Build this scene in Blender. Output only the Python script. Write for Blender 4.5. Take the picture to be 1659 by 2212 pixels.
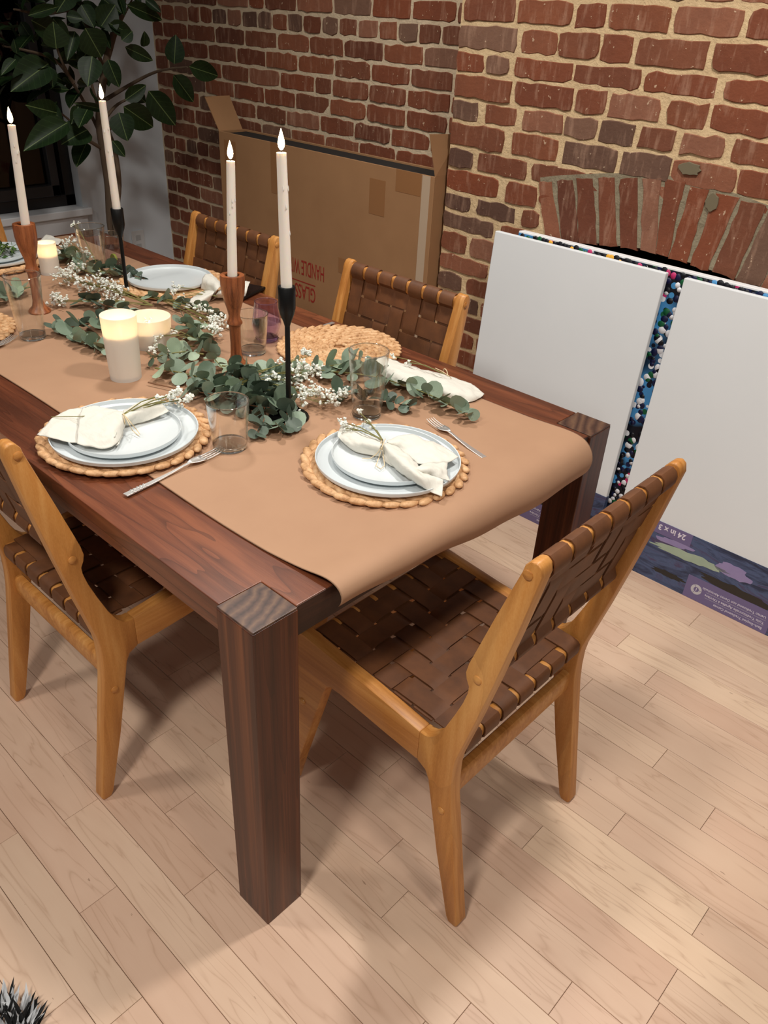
import bpy, bmesh, math, random
from mathutils import Vector, Matrix, Euler
R = random.Random(11)
for o in list(bpy.data.objects): bpy.data.objects.remove(o)
S = bpy.context.scene
COL = S.collection

# ------------------------------------------------------------------ camera
FPX = 1719.611
CAM = Vector((0.7235, -0.5441, 1.5513))
CROT = Euler((1.0031, -0.0489, 0.7538), 'XYZ')
cd = bpy.data.cameras.new('camera'); cam = bpy.data.objects.new('camera', cd); COL.objects.link(cam)
cam.location = CAM; cam.rotation_euler = CROT
cd.sensor_fit = 'HORIZONTAL'; cd.sensor_width = 36; cd.lens = FPX / 1659 * 36; cd.clip_start = 0.02
S.camera = cam
# ------------------------------------------------------------------ world, lights, exposure
S.view_settings.view_transform = 'Standard'; S.view_settings.look = 'None'
S.view_settings.gamma = 1; S.view_settings.use_curve_mapping = False
S.view_settings.exposure = 0.0
W = bpy.data.worlds.new('world'); S.world = W; W.use_nodes = True
W.node_tree.nodes['Background'].inputs[0].default_value = (1.0, 0.96, 0.92, 1)
W.node_tree.nodes['Background'].inputs[1].default_value = 0.13
def spot(name, loc, target, power, size=2.2, blend=0.9, radius=0.06, col=(1, 0.86, 0.70)):
    d = bpy.data.lights.new(name, 'SPOT'); d.energy = power; d.spot_size = size; d.spot_blend = blend
    d.shadow_soft_size = radius; d.color = col
    o = bpy.data.objects.new(name, d); COL.objects.link(o); o.location = loc
    o.rotation_euler = (Vector(target) - Vector(loc)).to_track_quat('-Z', 'Y').to_euler()
    return o
WARM = (1, 0.95, 0.885)
spot('ceiling_spot', (0.35, -1.05, 2.65), (0.35, -0.80, 0), 125, 2.4, 0.9, 0.16, WARM)
spot('ceiling_spot', (0.25, 0.95, 2.65), (0.25, 1.05, 0), 100, 2.4, 0.8, 0.08, WARM)
spot('ceiling_spot', (1.75, -0.10, 2.65), (1.60, 0.00, 0), 60, 2.4, 0.9, 0.16, WARM)
spot('ceiling_spot', (-1.25, 0.85, 2.65), (-1.20, 0.95, 0), 82, 2.4, 0.9, 0.12, WARM)  # fill light added to brighten the back-left, no fitting known there
spot('ceiling_spot', (-1.30, -1.00, 2.65), (-1.25, -0.80, 0), 60, 2.4, 0.9, 0.16, WARM)

# ------------------------------------------------------------------ pixel helpers
CM = CROT.to_matrix(); CMI = CM.transposed()
def ray(px, py): return CM @ Vector(((px - 829.5) / FPX, -(py - 1106) / FPX, -1))
def hit(px, py, axis, val):
    d = ray(px, py); t = (val - CAM[axis]) / d[axis]; return CAM + d * t
def proj(P):
    q = CMI @ (Vector(P) - CAM); return 829.5 + FPX * q.x / -q.z, 1106 - FPX * q.y / -q.z
def T(px, py, z=0.765): return hit(px, py, 2, z)
def wall_x(px, z, Y):
    a, b = -4.0, 2.0
    for _ in range(40):
        m = (a + b) / 2
        if proj((m, Y, z))[0] < px: a = m
        else: b = m
    return a

# ------------------------------------------------------------------ materials
def lin(r, g, b):
    f = lambda c: (c / 255 / 12.92) if c / 255 <= .04045 else ((c / 255 + .055) / 1.055) ** 2.4
    return (f(r), f(g), f(b), 1)
class NT:
    def __init__(s, name):
        s.m = bpy.data.materials.new(name); s.m.use_nodes = True; s.t = s.m.node_tree
        s.b = s.t.nodes['Principled BSDF']; s.out = s.t.nodes['Material Output']
    def n(s, typ, ins=None, **kw):
        nd = s.t.nodes.new(typ)
        for k, v in kw.items(): setattr(nd, k, v)
        for k, v in (ins or {}).items(): s.set(nd, k, v)
        return nd
    def set(s, nd, k, v):
        sk = nd.inputs[k]
        if isinstance(v, bpy.types.NodeSocket): s.t.links.new(v, sk)
        else: sk.default_value = v
    def p(s, **kw):
        for k, v in kw.items(): s.set(s.b, k.replace('_', ' '), v)
        return s
    def math(s, op, a, b=0.0, c=0.0):
        nd = s.n('ShaderNodeMath', operation=op); s.set(nd, 0, a); s.set(nd, 1, b); s.set(nd, 2, c); return nd.outputs[0]
    def mix(s, f, a, b, mode='MIX'):
        nd = s.n('ShaderNodeMix', data_type='RGBA', blend_type=mode); s.set(nd, 0, f); s.set(nd, 6, a); s.set(nd, 7, b); return nd.outputs[2]
    def ramp(s, f, stops):
        nd = s.n('ShaderNodeValToRGB'); s.set(nd, 0, f); e = nd.color_ramp.elements
        while len(e) < len(stops): e.new(0.5)
        for el, (p, c) in zip(e, stops): el.position = p; el.color = c
        return nd.outputs[0]
    def obj(s, offset=True, scale=(1, 1, 1)):
        tc = s.n('ShaderNodeTexCoord').outputs['Object']
        mp = s.n('ShaderNodeMapping'); s.set(mp, 0, tc); mp.inputs['Scale'].default_value = scale
        if offset:
            oi = s.n('ShaderNodeObjectInfo').outputs['Random']
            v = s.n('ShaderNodeCombineXYZ', {0: s.math('MULTIPLY', oi, 37.0), 1: s.math('MULTIPLY', oi, 91.0), 2: s.math('MULTIPLY', oi, 53.0)}).outputs[0]
            s.set(mp, 'Location', v)
        return mp.outputs[0]
    def rnd(s): return s.n('ShaderNodeObjectInfo').outputs['Random']
    def noise(s, vec, scale, detail=4, rough=.55, dist=0.0, out=0):
        return s.n('ShaderNodeTexNoise', {'Vector': vec, 'Scale': scale, 'Detail': detail, 'Roughness': rough, 'Distortion': dist}).outputs[out]
    def bump(s, h, strength=.3, dist=.002):
        nd = s.n('ShaderNodeBump', {'Height': h, 'Strength': strength, 'Distance': dist}); s.set(s.b, 'Normal', nd.outputs[0])

def simple(name, col, rough=.5, metal=0, **kw):
    t = NT(name); t.p(Base_Color=col, Roughness=rough, Metallic=metal, **kw); return t.m
def wood(name, dark, mid, light, stretch, rings=9.0, rough=.4, nscale=2.2, rndmix=.0, coat=0, lines=.55):
    t = NT(name); v = t.obj(True, stretch)
    base = t.noise(v, nscale, 3, .5, .3)
    ring = t.math('FRACT', t.math('MULTIPLY', base, rings))
    saw = t.math('POWER', ring, 5.0)
    fine = t.noise(t.obj(True, tuple(a * 9 if a > 1 else a * 2 for a in stretch)), 14, 2, .6)
    broad = t.noise(t.obj(True, tuple(a * .6 for a in stretch)), nscale, 2, .5)
    streak = t.noise(t.obj(True, tuple(a * 4.5 if a > 2 else a * 1.3 for a in stretch)), nscale, 3, .6, .4)
    f = t.math('ADD', t.math('MULTIPLY', broad, .35), t.math('ADD', t.math('MULTIPLY', streak, .5), t.math('MULTIPLY', fine, .15)))
    c = t.ramp(f, [(0.36, dark), (0.5, mid), (0.64, light)])
    c = t.mix(t.math('MULTIPLY', saw, lines), c, tuple(x * .55 for x in dark[:3]) + (1,))
    if rndmix:
        hs = t.n('ShaderNodeHueSaturation', {'Color': c, 'Value': t.math('ADD', t.math('MULTIPLY', t.rnd(), rndmix), 1 - rndmix / 2)})
        c = hs.outputs[0]
    t.p(Base_Color=c, Roughness=rough, Coat_Weight=coat, Coat_Roughness=.25)
    t.bump(fine, .08, .001)
    return t.m
WAL_X = wood('walnut_long', lin(74, 38, 23), lin(102, 54, 33), lin(130, 74, 46), (0.8, 5, 5), 13, .36, 1.4, coat=.1)
WAL_Z = wood('walnut_upright', lin(44, 19, 11), lin(78, 38, 22), lin(120, 68, 39), (8, 8, 0.35), 9, .4, 1.6, lines=.45)
def end_grain():
    t = NT('walnut_end_grain'); v = t.obj(True, (1, 1, 1)); a = t.noise(v, 9, 3, .5, .6)
    w = t.n('ShaderNodeSeparateXYZ', {0: v}); k = t.math('ADD', t.math('MULTIPLY', t.math('ADD', w.outputs[0], t.math('MULTIPLY', w.outputs[1], .45)), 95.0), t.math('MULTIPLY', a, 7.0))
    r = t.math('PINGPONG', k, 1.0); f = t.math('ADD', t.math('MULTIPLY', r, .6), t.math('MULTIPLY', t.noise(v, 120, 2), .5))
    t.p(Base_Color=t.ramp(f, [(.2, lin(52, 33, 27)), (.5, lin(76, 52, 42)), (.95, lin(106, 78, 58))]), Roughness=.42); return t.m
WAL_E = end_grain()
CHW = wood('oak_chair_wood', lin(166, 104, 44), lin(194, 132, 66), lin(212, 156, 90), (5, 14, 1.2), 3.5, .42, 1.4, .12, lines=.18)
CHX = wood('oak_rail_wood', lin(166, 104, 44), lin(194, 132, 66), lin(212, 156, 90), (1.2, 14, 9), 3.5, .42, 1.4, .12, lines=.18)
HOLD = wood('turned_walnut', lin(92, 44, 22), lin(146, 82, 46), lin(174, 106, 64), (9, 9, 1.6), 9, .35, 2.4, .2, lines=.35)

def plank_mat():
    t = NT('maple_floor'); v = t.obj(True, (0.9, 9, 9))
    base = t.noise(v, 1.5, 3, .5, .5)
    ring = t.math('PINGPONG', t.math('MULTIPLY', t.math('FRACT', t.math('MULTIPLY', base, 9.0)), 2.0), 1.0)
    line = t.math('POWER', t.math('SUBTRACT', 1.0, ring), 8.0)
    fine = t.noise(t.obj(True, (3, 120, 120)), 3, 2, .6)
    blot = t.noise(t.obj(True, (2, 6, 6)), 1.7, 3, .6)
    c = t.ramp(blot, [(.25, lin(200, 166, 140)), (.55, lin(218, 188, 162)), (.8, lin(226, 198, 172))])
    tint = t.ramp(t.rnd(), [(0, lin(200, 162, 138)), (.25, lin(220, 184, 160)), (.5, lin(214, 184, 158)), (.75, lin(224, 192, 166)), (1, lin(240, 212, 180))])
    c = t.mix(.55, c, tint)
    c = t.mix(t.math('MULTIPLY', line, .36), c, lin(160, 120, 92))
    c = t.mix(t.math('MULTIPLY', fine, .16), c, lin(196, 158, 128))
    sp = t.noise(t.obj(True, (14, 60, 60)), 2.0, 2, .5)
    c = t.mix(t.math('MULTIPLY', t.math('GREATER_THAN', sp, .78), .5), c, lin(110, 74, 52))
    t.p(Base_Color=c, Roughness=.42, Coat_Weight=.08, Coat_Roughness=.3)
    t.bump(fine, .04, .001)
    return t.m
PLANK = plank_mat()
def brick_mat():
    t = NT('old_brick'); v = t.obj(True)
    a = t.noise(v, 9, 5, .65); b = t.noise(t.obj(True, (3, 1, .6)), 16, 4, .6)
    base = t.ramp(t.rnd(), [(0, lin(104, 56, 34)), (.2, lin(142, 74, 42)), (.4, lin(120, 70, 46)), (.58, lin(148, 84, 52)), (.72, lin(156, 102, 76)), (.86, lin(130, 98, 78)), (1, lin(92, 64, 50))])
    c = t.mix(t.math('MULTIPLY', t.math('SUBTRACT', 1.0, a), .55), base, lin(66, 34, 26))
    pale = t.ramp(b, [(.52, (0, 0, 0, 1)), (.75, (1, 1, 1, 1))])
    c = t.mix(t.math('MULTIPLY', pale, .38), c, lin(196, 158, 132))
    sp = t.noise(t.obj(True), 60, 3, .6)
    c = t.mix(t.math('MULTIPLY', t.math('GREATER_THAN', sp, .69), .6), c, lin(214, 188, 158))
    t.p(Base_Color=c, Roughness=.82)
    h = t.math('ADD', t.math('MULTIPLY', a, .6), t.math('MULTIPLY', sp, .4)); t.bump(h, .7, .006)
    return t.m
BRICK = brick_mat()
def mortar_mat(name, c1, c2):
    t = NT(name); v = t.obj(False)
    a = t.noise(v, 14, 6, .7); b = t.noise(v, 90, 3, .6)
    c = t.mix(a, c1, c2)
    t.p(Base_Color=c, Roughness=.92); t.bump(t.math('ADD', a, t.math('MULTIPLY', b, .4)), .8, .008)
    return t.m
MORT = mortar_mat('tan_mortar', lin(186, 156, 116), lin(228, 202, 160))
MORTL = mortar_mat('grey_tan_mortar', lin(184, 164, 136), lin(222, 202, 172))
MORTG = mortar_mat('grey_mortar_patch', lin(98, 88, 68), lin(168, 156, 130))
def plain_noise(name, c1, c2, scale, rough, bs=.2, bd=.001, stretch=(1, 1, 1), detail=4, sheen=0, rmix=0):
    t = NT(name); a = t.noise(t.obj(True, stretch), scale, detail, .6)
    c = t.mix(a, c1, c2)
    if rmix: c = t.n('ShaderNodeHueSaturation', {'Color': c, 'Value': t.math('ADD', t.math('MULTIPLY', t.rnd(), rmix), 1 - rmix / 2)}).outputs[0]
    t.p(Base_Color=c, Roughness=rough, Sheen_Weight=sheen); t.bump(a, bs, bd); return t.m
LEATHER = plain_noise('tan_leather', lin(62, 34, 17), lin(122, 75, 40), 22, .6, .15, .001, rmix=.25)
LEDGE = plain_noise('leather_edge', lin(50, 24, 14), lin(84, 46, 26), 30, .7)
KRAFT = plain_noise('kraft_paper', lin(160, 122, 94), lin(174, 136, 106), 7, .72, .12, .002)
CARD = plain_noise('cardboard', lin(148, 108, 72), lin(170, 128, 88), 5, .85, .1, .001)
CARDD = plain_noise('cardboard_inner', lin(120, 84, 54), lin(138, 98, 64), 5, .9)
CARDT = simple('packing_tape', lin(150, 106, 68), .35)
CERAM = plain_noise('white_stoneware', lin(204, 212, 215), lin(214, 220, 221), 9, .22, .05, .002)
LINEN = plain_noise('ivory_linen', lin(212, 209, 198), lin(222, 219, 208), 26, .85, .5, .006, (1, 2.2, 1), 3, sheen=.1)
def straw_mat():
    t = NT('water_hyacinth'); a = t.noise(t.obj(False), 46, 4, .65); b = t.noise(t.obj(False), 190, 2, .6)
    c = t.ramp(t.math('ADD', t.math('MULTIPLY', a, .75), t.math('MULTIPLY', b, .25)), [(.28, lin(146, 100, 58)), (.48, lin(204, 158, 112)), (.7, lin(230, 192, 148))])
    t.p(Base_Color=c, Roughness=.6); t.bump(b, .3, .001); return t.m
STRAW = straw_mat()
EUC = []
for i, (c1, c2) in enumerate([((94, 112, 94), (158, 174, 152)), ((68, 86, 70), (124, 142, 120)), ((110, 130, 106), (174, 190, 162)), ((52, 64, 54), (100, 116, 100))]):
    EUC.append(plain_noise('eucalyptus_leaf_%d' % i, lin(*c1), lin(*c2), 55, .5, .2, .001, rmix=.3))
STEM = plain_noise('green_stem', lin(96, 96, 50), lin(140, 132, 72), 30, .6)
STEMB = plain_noise('brown_stem', lin(96, 66, 44), lin(140, 98, 66), 30, .7)
BREATH = simple('white_petals', lin(238, 236, 224), .8)
BREATH.node_tree.nodes['Principled BSDF'].inputs['Subsurface Weight'].default_value = .15
def ficus_mat():
    t = NT('ficus_leaf'); tc = t.n('ShaderNodeTexCoord').outputs['Object']
    xyz = t.n('ShaderNodeSeparateXYZ', {0: tc}); x, y = xyz.outputs[0], xyz.outputs[1]
    ay = t.math('ABSOLUTE', y)
    mid = t.math('LESS_THAN', ay, .009)
    side = t.math('LESS_THAN', t.math('FRACT', t.math('MULTIPLY', t.math('SUBTRACT', x, t.math('MULTIPLY', ay, .9)), 7.0)), .07)
    n = t.noise(t.obj(True), 5, 3)
    c = t.mix(n, lin(14, 28, 11), lin(32, 54, 22))
    c = t.mix(t.math('MULTIPLY', side, .35), c, lin(60, 84, 44))
    c = t.mix(t.math('MULTIPLY', mid, .8), c, lin(104, 122, 74))
    t.p(Base_Color=c, Roughness=.48, Specular_IOR_Level=.3); return t.m
FICUS = ficus_mat()
BARK = plain_noise('ficus_bark', lin(66, 52, 40), lin(112, 92, 72), 24, .85, .5, .003, (1, 1, .3))
STEEL = simple('stainless_steel', (.80, .79, .77, 1), .36, .85)
BLACK = simple('matte_black_metal', (.012, .012, .012, 1), .38, .6)
WAX = NT('white_wax').p(Base_Color=lin(246, 236, 224), Roughness=.5, Subsurface_Weight=.35, Subsurface_Radius=(.02, .012, .006), Subsurface_Scale=.6).m
WICK = simple('burnt_wick', (.01, .008, .006, 1), .9)
def flame_mat():
    t = NT('candle_flame'); t.p(Base_Color=(0, 0, 0, 1), Roughness=1, Emission_Color=(1, .72, .38, 1), Emission_Strength=24.0); return t.m
FLAME = flame_mat()
def thin_glass(name, tint, rough=.02, ior=1.45, refl=1.0):
    t = NT(name); fc = t.n('ShaderNodeLayerWeight', {'Blend': .5}).outputs['Facing']
    fr = t.math('ADD', .035, t.math('MULTIPLY', t.math('POWER', fc, 2.6), .85))
    tr = t.n('ShaderNodeBsdfTransparent', {0: tint}); gl = t.n('ShaderNodeBsdfGlossy', {0: (1, 1, 1, 1), 'Roughness': rough})
    mx = t.n('ShaderNodeMixShader', {0: t.math('MULTIPLY', fr, refl)}); t.t.links.new(tr.outputs[0], mx.inputs[1]); t.t.links.new(gl.outputs[0], mx.inputs[2])
    t.t.links.new(mx.outputs[0], t.out.inputs[0]); return t.m
GLASS = thin_glass('clear_glass', (.985, .99, .985, 1))
GLASSP = thin_glass('purple_glass', (.90, .83, .95, 1))
GBASE = NT('solid_glass').p(Base_Color=(.97, .98, .97, 1), Roughness=.01, Transmission_Weight=1, IOR=1.45).m
GBASEP = NT('solid_purple_glass').p(Base_Color=(.78, .66, .88, 1), Roughness=.01, Transmission_Weight=1, IOR=1.45).m
WATER = thin_glass('water', (.86, .82, .90, 1), .01, 1.33)
def frosted():
    t = NT('frosted_glass')
    d = t.n('ShaderNodeBsdfDiffuse', {0: lin(250, 248, 244)}); tl = t.n('ShaderNodeBsdfTranslucent', {0: lin(250, 240, 220)}); tp = t.n('ShaderNodeBsdfTransparent', {0: (1, .98, .95, 1)})
    m1 = t.n('ShaderNodeMixShader', {0: .45}); t.t.links.new(d.outputs[0], m1.inputs[1]); t.t.links.new(tl.outputs[0], m1.inputs[2])
    m2 = t.n('ShaderNodeMixShader', {0: .12}); t.t.links.new(m1.outputs[0], m2.inputs[1]); t.t.links.new(tp.outputs[0], m2.inputs[2])
    t.t.links.new(m2.outputs[0], t.out.inputs[0]); return t.m
FROST = frosted()
CANVAS = plain_noise('gessoed_canvas', lin(222, 226, 228), lin(230, 233, 235), 3, .8, .05, .001)
WALLW = plain_noise('white_wall_paint', lin(206, 214, 220), lin(216, 223, 228), 6, .75, .05, .001)
TRIMW = simple('white_trim_paint', lin(214, 216, 218), .5)
WFRAME = simple('black_window_frame', (.006, .006, .007, 1), .4)
PANE = thin_glass('night_window_pane', (.25, .27, .3, 1), .02, 1.5)
NIGHT = simple('night_outside', (.0015, .0016, .002, 1), 1)
SOOT = plain_noise('soot_firebox', (.006, .005, .005, 1), (.02, .017, .015, 1), 20, .95)
REDINK = simple('red_ink', lin(150, 34, 22), .8)
WHITEINK = simple('white_ink', lin(226, 220, 232), .7)
GREYINK = simple('pale_grey_ink', lin(196, 194, 200), .7)
PURPLE = simple('purple_print', lin(112, 102, 144), .45)
LILAC = plain_noise('lilac_paint_print', lin(138, 126, 172), lin(158, 146, 190), 20, .45)
MINT = plain_noise('mint_paint_print', lin(146, 166, 150), lin(180, 196, 172), 20, .45)
def print_mat():
    t = NT('printed_brushstrokes'); v = t.obj(True, (2.2, 5, 9)); a = t.noise(v, 2.2, 6, .65, 1.4)
    c = t.ramp(a, [(.25, lin(26, 24, 34)), (.4, lin(44, 54, 82)), (.52, lin(76, 92, 128)), (.6, lin(72, 64, 96)), (.75, lin(96, 86, 120))])
    t.p(Base_Color=c, Roughness=.45); return t.m
PRINT = print_mat()
def dots_mat():
    t = NT('dotted_acrylic'); v = t.obj(False)
    vo = t.n('ShaderNodeTexVoronoi', {'Vector': v, 'Scale': 46.0, 'Randomness': .8}); d = vo.outputs['Distance']; col = t.n('ShaderNodeSeparateColor', {0: vo.outputs['Color']}).outputs[0]
    big = t.noise(v, 3.0, 2)
    k = t.math('ADD', t.math('MULTIPLY', col, .85), t.math('MULTIPLY', big, .2))
    c = t.ramp(k, [(0, lin(10, 12, 30)), (.30, lin(16, 24, 66)), (.44, lin(20, 92, 56)), (.58, lin(12, 14, 22)), (.70, lin(232, 234, 238)), (.86, lin(74, 150, 206)), (.93, lin(196, 50, 110)), (.97, lin(236, 178, 60))])
    r = t.n('ShaderNodeValToRGB'); e = r.color_ramp; e.interpolation = 'CONSTANT'
    cr = c.node.color_ramp; cr.interpolation = 'CONSTANT'
    bg = t.ramp(t.noise(v, 5, 1), [(.45, lin(12, 14, 26)), (.55, lin(70, 140, 196))])
    t.p(Base_Color=t.mix(t.math('LESS_THAN', d, .44), bg, c), Roughness=.4); return t.m
DOTS = dots_mat()
SALAD = [simple('salad_green_%d' % i, lin(*c), .5) for i, c in enumerate([(46, 78, 22), (74, 104, 34), (30, 52, 18), (110, 128, 60)])]
LIME = simple('lime_wedge', lin(160, 178, 60), .5)
FURB = simple('black_fur', (.008, .008, .008, 1), .7); FURW = simple('white_fur', lin(206, 208, 210), .7)
PHONE = simple('black_glass_slab', (.006, .006, .007, 1), .15)
OUTLET = simple('white_plastic', lin(206, 208, 208), .4)
TWINE = plain_noise('natural_twine', lin(206, 184, 146), lin(228, 208, 172), 80, .9)
TERRA = plain_noise('grey_planter', lin(120, 116, 110), lin(140, 136, 130), 12, .8)

# ------------------------------------------------------------------ mesh helpers
class B:
    """collects geometry of ONE mesh"""
    def __init__(s): s.v = []; s.f = []; s.mi = []
    def add(s, vs, fs, mi=0, M=None):
        k = len(s.v); s.v += [tuple(M @ Vector(v)) if M else tuple(v) for v in vs]
        s.f += [tuple(i + k for i in f) for f in fs]; s.mi += [mi] * len(fs); return s
    def box(s, x0, x1, y0, y1, z0, z1, mi=0, M=None):
        v = [(x, y, z) for z in (z0, z1) for y in (y0, y1) for x in (x0, x1)]
        return s.add(v, [(0, 2, 3, 1), (4, 5, 7, 6), (0, 1, 5, 4), (2, 6, 7, 3), (0, 4, 6, 2), (1, 3, 7, 5)], mi, M)
    def tube(s, pts, rad, seg=8, mi=0, cap=True):
        pts = [Vector(p) for p in pts]; n = len(pts)
        rad = rad if isinstance(rad, (list, tuple)) else [rad] * n
        ref = None; vs = []; fs = []
        for i, p in enumerate(pts):
            t = (pts[min(i + 1, n - 1)] - pts[max(i - 1, 0)]).normalized()
            if ref is None: ref = t.orthogonal().normalized()
            ref = (ref - t * ref.dot(t)).normalized(); b = t.cross(ref)
            for k in range(seg):
                a = 2 * math.pi * k / seg; vs.append(p + (ref * math.cos(a) + b * math.sin(a)) * rad[i])
        for i in range(n - 1):
            for k in range(seg):
                a = i * seg + k; c = i * seg + (k + 1) % seg; fs.append((a, c, c + seg, a + seg))
        if cap: fs += [tuple(range(seg - 1, -1, -1)), tuple(range((n - 1) * seg, n * seg))]
        return s.add(vs, fs, mi)
    def lathe(s, prof, seg=32, mi=0, M=None, close=False):
        vs = []; fs = []; n = len(prof)
        for r, z in prof:
            for k in range(seg):
                a = 2 * math.pi * k / seg; vs.append((r * math.cos(a), r * math.sin(a), z))
        for i in range(n - 1 + (1 if close else 0)):
            j = (i + 1) % n
            for k in range(seg): fs.append((i * seg + k, i * seg + (k + 1) % seg, j * seg + (k + 1) % seg, j * seg + k))
        if not close:
            if prof[0][0] > 1e-6: fs.append(tuple(range(seg - 1, -1, -1)))
            if prof[-1][0] > 1e-6: fs.append(tuple(range((n - 1) * seg, n * seg)))
        return s.add(vs, fs, mi, M)
    def prism(s, poly, y0, y1, mi=0, M=None):
        """polygon in (x,z) extruded along y"""
        n = len(poly); v = [(x, y0, z) for x, z in poly] + [(x, y1, z) for x, z in poly]
        f = [tuple(range(n)), tuple(range(2 * n - 1, n - 1, -1))] + [(i, i + n, (i + 1) % n + n, (i + 1) % n) for i in range(n)]
        return s.add(v, f, mi, M)
    def ribbon(s, path, width_dir, w, th, nrm=None, mi=0):
        """flat strap along path (points), width along width_dir; nrm: list of surface normals"""
        n = len(path); path = [Vector(p) for p in path]; wd = Vector(width_dir).normalized(); vs = []; fs = []
        for i, p in enumerate(path):
            t = (path[min(i + 1, n - 1)] - path[max(i - 1, 0)]).normalized(); nn = t.cross(wd).normalized()
            for a, b in ((-1, -1), (1, -1), (1, 1), (-1, 1)): vs.append(p + wd * a * w / 2 + nn * b * th / 2)
        for i in range(n - 1):
            for k in range(4): a = i * 4 + k; c = i * 4 + (k + 1) % 4; fs.append((a, c, c + 4, a + 4))
        fs += [(3, 2, 1, 0), tuple(range(4 * n - 4, 4 * n))]
        return s.add(vs, fs, mi)
    def mesh(s, name, mats, smooth=False, bevel=0, seg=2):
        me = bpy.data.meshes.new(name); me.from_pydata([tuple(v) for v in s.v], [], s.f)
        for m in (mats if isinstance(mats, (list, tuple)) else [mats]): me.materials.append(m)
        for p, i in zip(me.polygons, s.mi): p.material_index = i
        bm = bmesh.new(); bm.from_mesh(me)
        bmesh.ops.recalc_face_normals(bm, faces=bm.faces[:])
        if bevel:
            ed = [e for e in bm.edges if len(e.link_faces) == 2 and e.calc_face_angle(0) > .6]
            bmesh.ops.bevel(bm, geom=ed, offset=bevel, segments=seg, profile=.5, affect='EDGES', clamp_overlap=True)
        bm.to_mesh(me); bm.free()
        if smooth:
            for p in me.polygons: p.use_smooth = True
            if smooth != 'all':
                try: me.set_sharp_from_angle(angle=.7)
                except Exception: pass
        return me
    def obj(s, name, mats, parent=None, loc=None, smooth=False, bevel=0, seg=2):
        return mk(name, s.mesh(name, mats, smooth, bevel, seg), parent, loc)
def mk(name, me, parent=None, loc=None, M=None):
    o = bpy.data.objects.new(name, me); COL.objects.link(o)
    if parent: o.parent = parent
    if loc is not None: o.location = loc
    if M is not None: o.matrix_local = M
    return o
def tag(o, label, cat, group=None, kind=None):
    o['label'] = label; o['category'] = cat
    if group: o['group'] = group
    if kind: o['kind'] = kind
    return o
def thing(name, loc, label, cat, group=None, rz=0):
    o = mk(name, None, None, loc); o.rotation_euler = (0, 0, rz); o.empty_display_size = .05
    return tag(o, label, cat, group)
def struct(o, label, cat): o['kind'] = 'structure'; o['label'] = label; o['category'] = cat; return o
def dup(root, loc, rz, label, group=None):
    r = root.copy(); COL.objects.link(r); r.location = loc; r.rotation_euler = (0, 0, rz); r['label'] = label
    if group: r['group'] = group
    for ch in [c for c in root.children]:
        c = ch.copy(); COL.objects.link(c); c.parent = r
        for g in [k for k in ch.children]:
            d = g.copy(); COL.objects.link(d); d.parent = c
    return r
def subsurf(o, lv=2):
    m = o.modifiers.new('sub', 'SUBSURF'); m.levels = lv; m.render_levels = lv; return o
def text_mesh(txt, size, mat_, bold=0.0, align='LEFT'):
    c = bpy.data.curves.new('t', 'FONT'); c.body = txt; c.size = size; c.align_x = align; c.extrude = .0003; c.offset = bold
    o = bpy.data.objects.new('t', c); COL.objects.link(o)
    bpy.context.view_layer.update()
    me = bpy.data.meshes.new_from_object(o.evaluated_get(bpy.context.evaluated_depsgraph_get()))
    bpy.data.objects.remove(o); me.materials.clear(); me.materials.append(mat_); return me
def frame(origin, xa, ya):
    xa = Vector(xa).normalized(); za = xa.cross(Vector(ya)).normalized(); ya = za.cross(xa)
    M = Matrix((xa, ya, za)).transposed().to_4x4(); M.translation = Vector(origin); return M

# ================================================================== THE ROOM
YB, YR, XE, XL, ZT = 1.80, 1.92, -1.138, -3.08, 2.65   # breast face, recess wall, breast edge, window wall, ceiling height
# ---- floor of maple strips
fl = B().box(XL - .1, 1.9, -1.3, YR + .1, -.05, -.006).obj('floor', simple('floor_gap', lin(92, 62, 42), .8))
struct(fl, 'pale maple strip floor laid along the table', 'floor')
PW = .0833
butts = {-3: [-.282], -2: [-.499], -1: [-.168, -.664], 1: [-.559], -5: [-.15], -4: [-.058], 2: [.15], 3: [.06, .495], 6: [.262], 8: [.38], 11: [.362], 10: [.524], 7: [.62], 5: [.63], 9: [.1, .72], 4: [-.2], 0: [-.36, .34]}
for k in range(-14, 22):
    y0 = .003 + PW * k; kn = sorted(butts.get(k, [R.uniform(-.3, .3)]))
    xs = kn[:]
    while xs[-1] < 1.75: xs.append(xs[-1] + R.uniform(.42, 1.05))
    while xs[0] > XL + .3: xs.insert(0, xs[0] - R.uniform(.42, 1.05))
    xs[0] = XL; xs[-1] = 1.75
    for a, b in zip(xs, xs[1:]):
        L = b - a
        if L < .05: continue
        h = L / 2 - .0004; w = PW / 2 - .0005
        q = B(); e = .0007
        q.add([(-h, -w, -.008), (h, -w, -.008), (h, w, -.008), (-h, w, -.008), (-h, -w, -e), (h, -w, -e), (h, w, -e), (-h, w, -e), (-h + e, -w + e, 0), (h - e, -w + e, 0), (h - e, w - e, 0), (-h + e, w - e, 0)],
              [(0, 1, 5, 4), (1, 2, 6, 5), (2, 3, 7, 6), (3, 0, 4, 7), (4, 5, 9, 8), (5, 6, 10, 9), (6, 7, 11, 10), (7, 4, 8, 11), (8, 9, 10, 11)])
        q.obj('plank', PLANK, fl, (a + h, y0 + PW / 2, 0))
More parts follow.
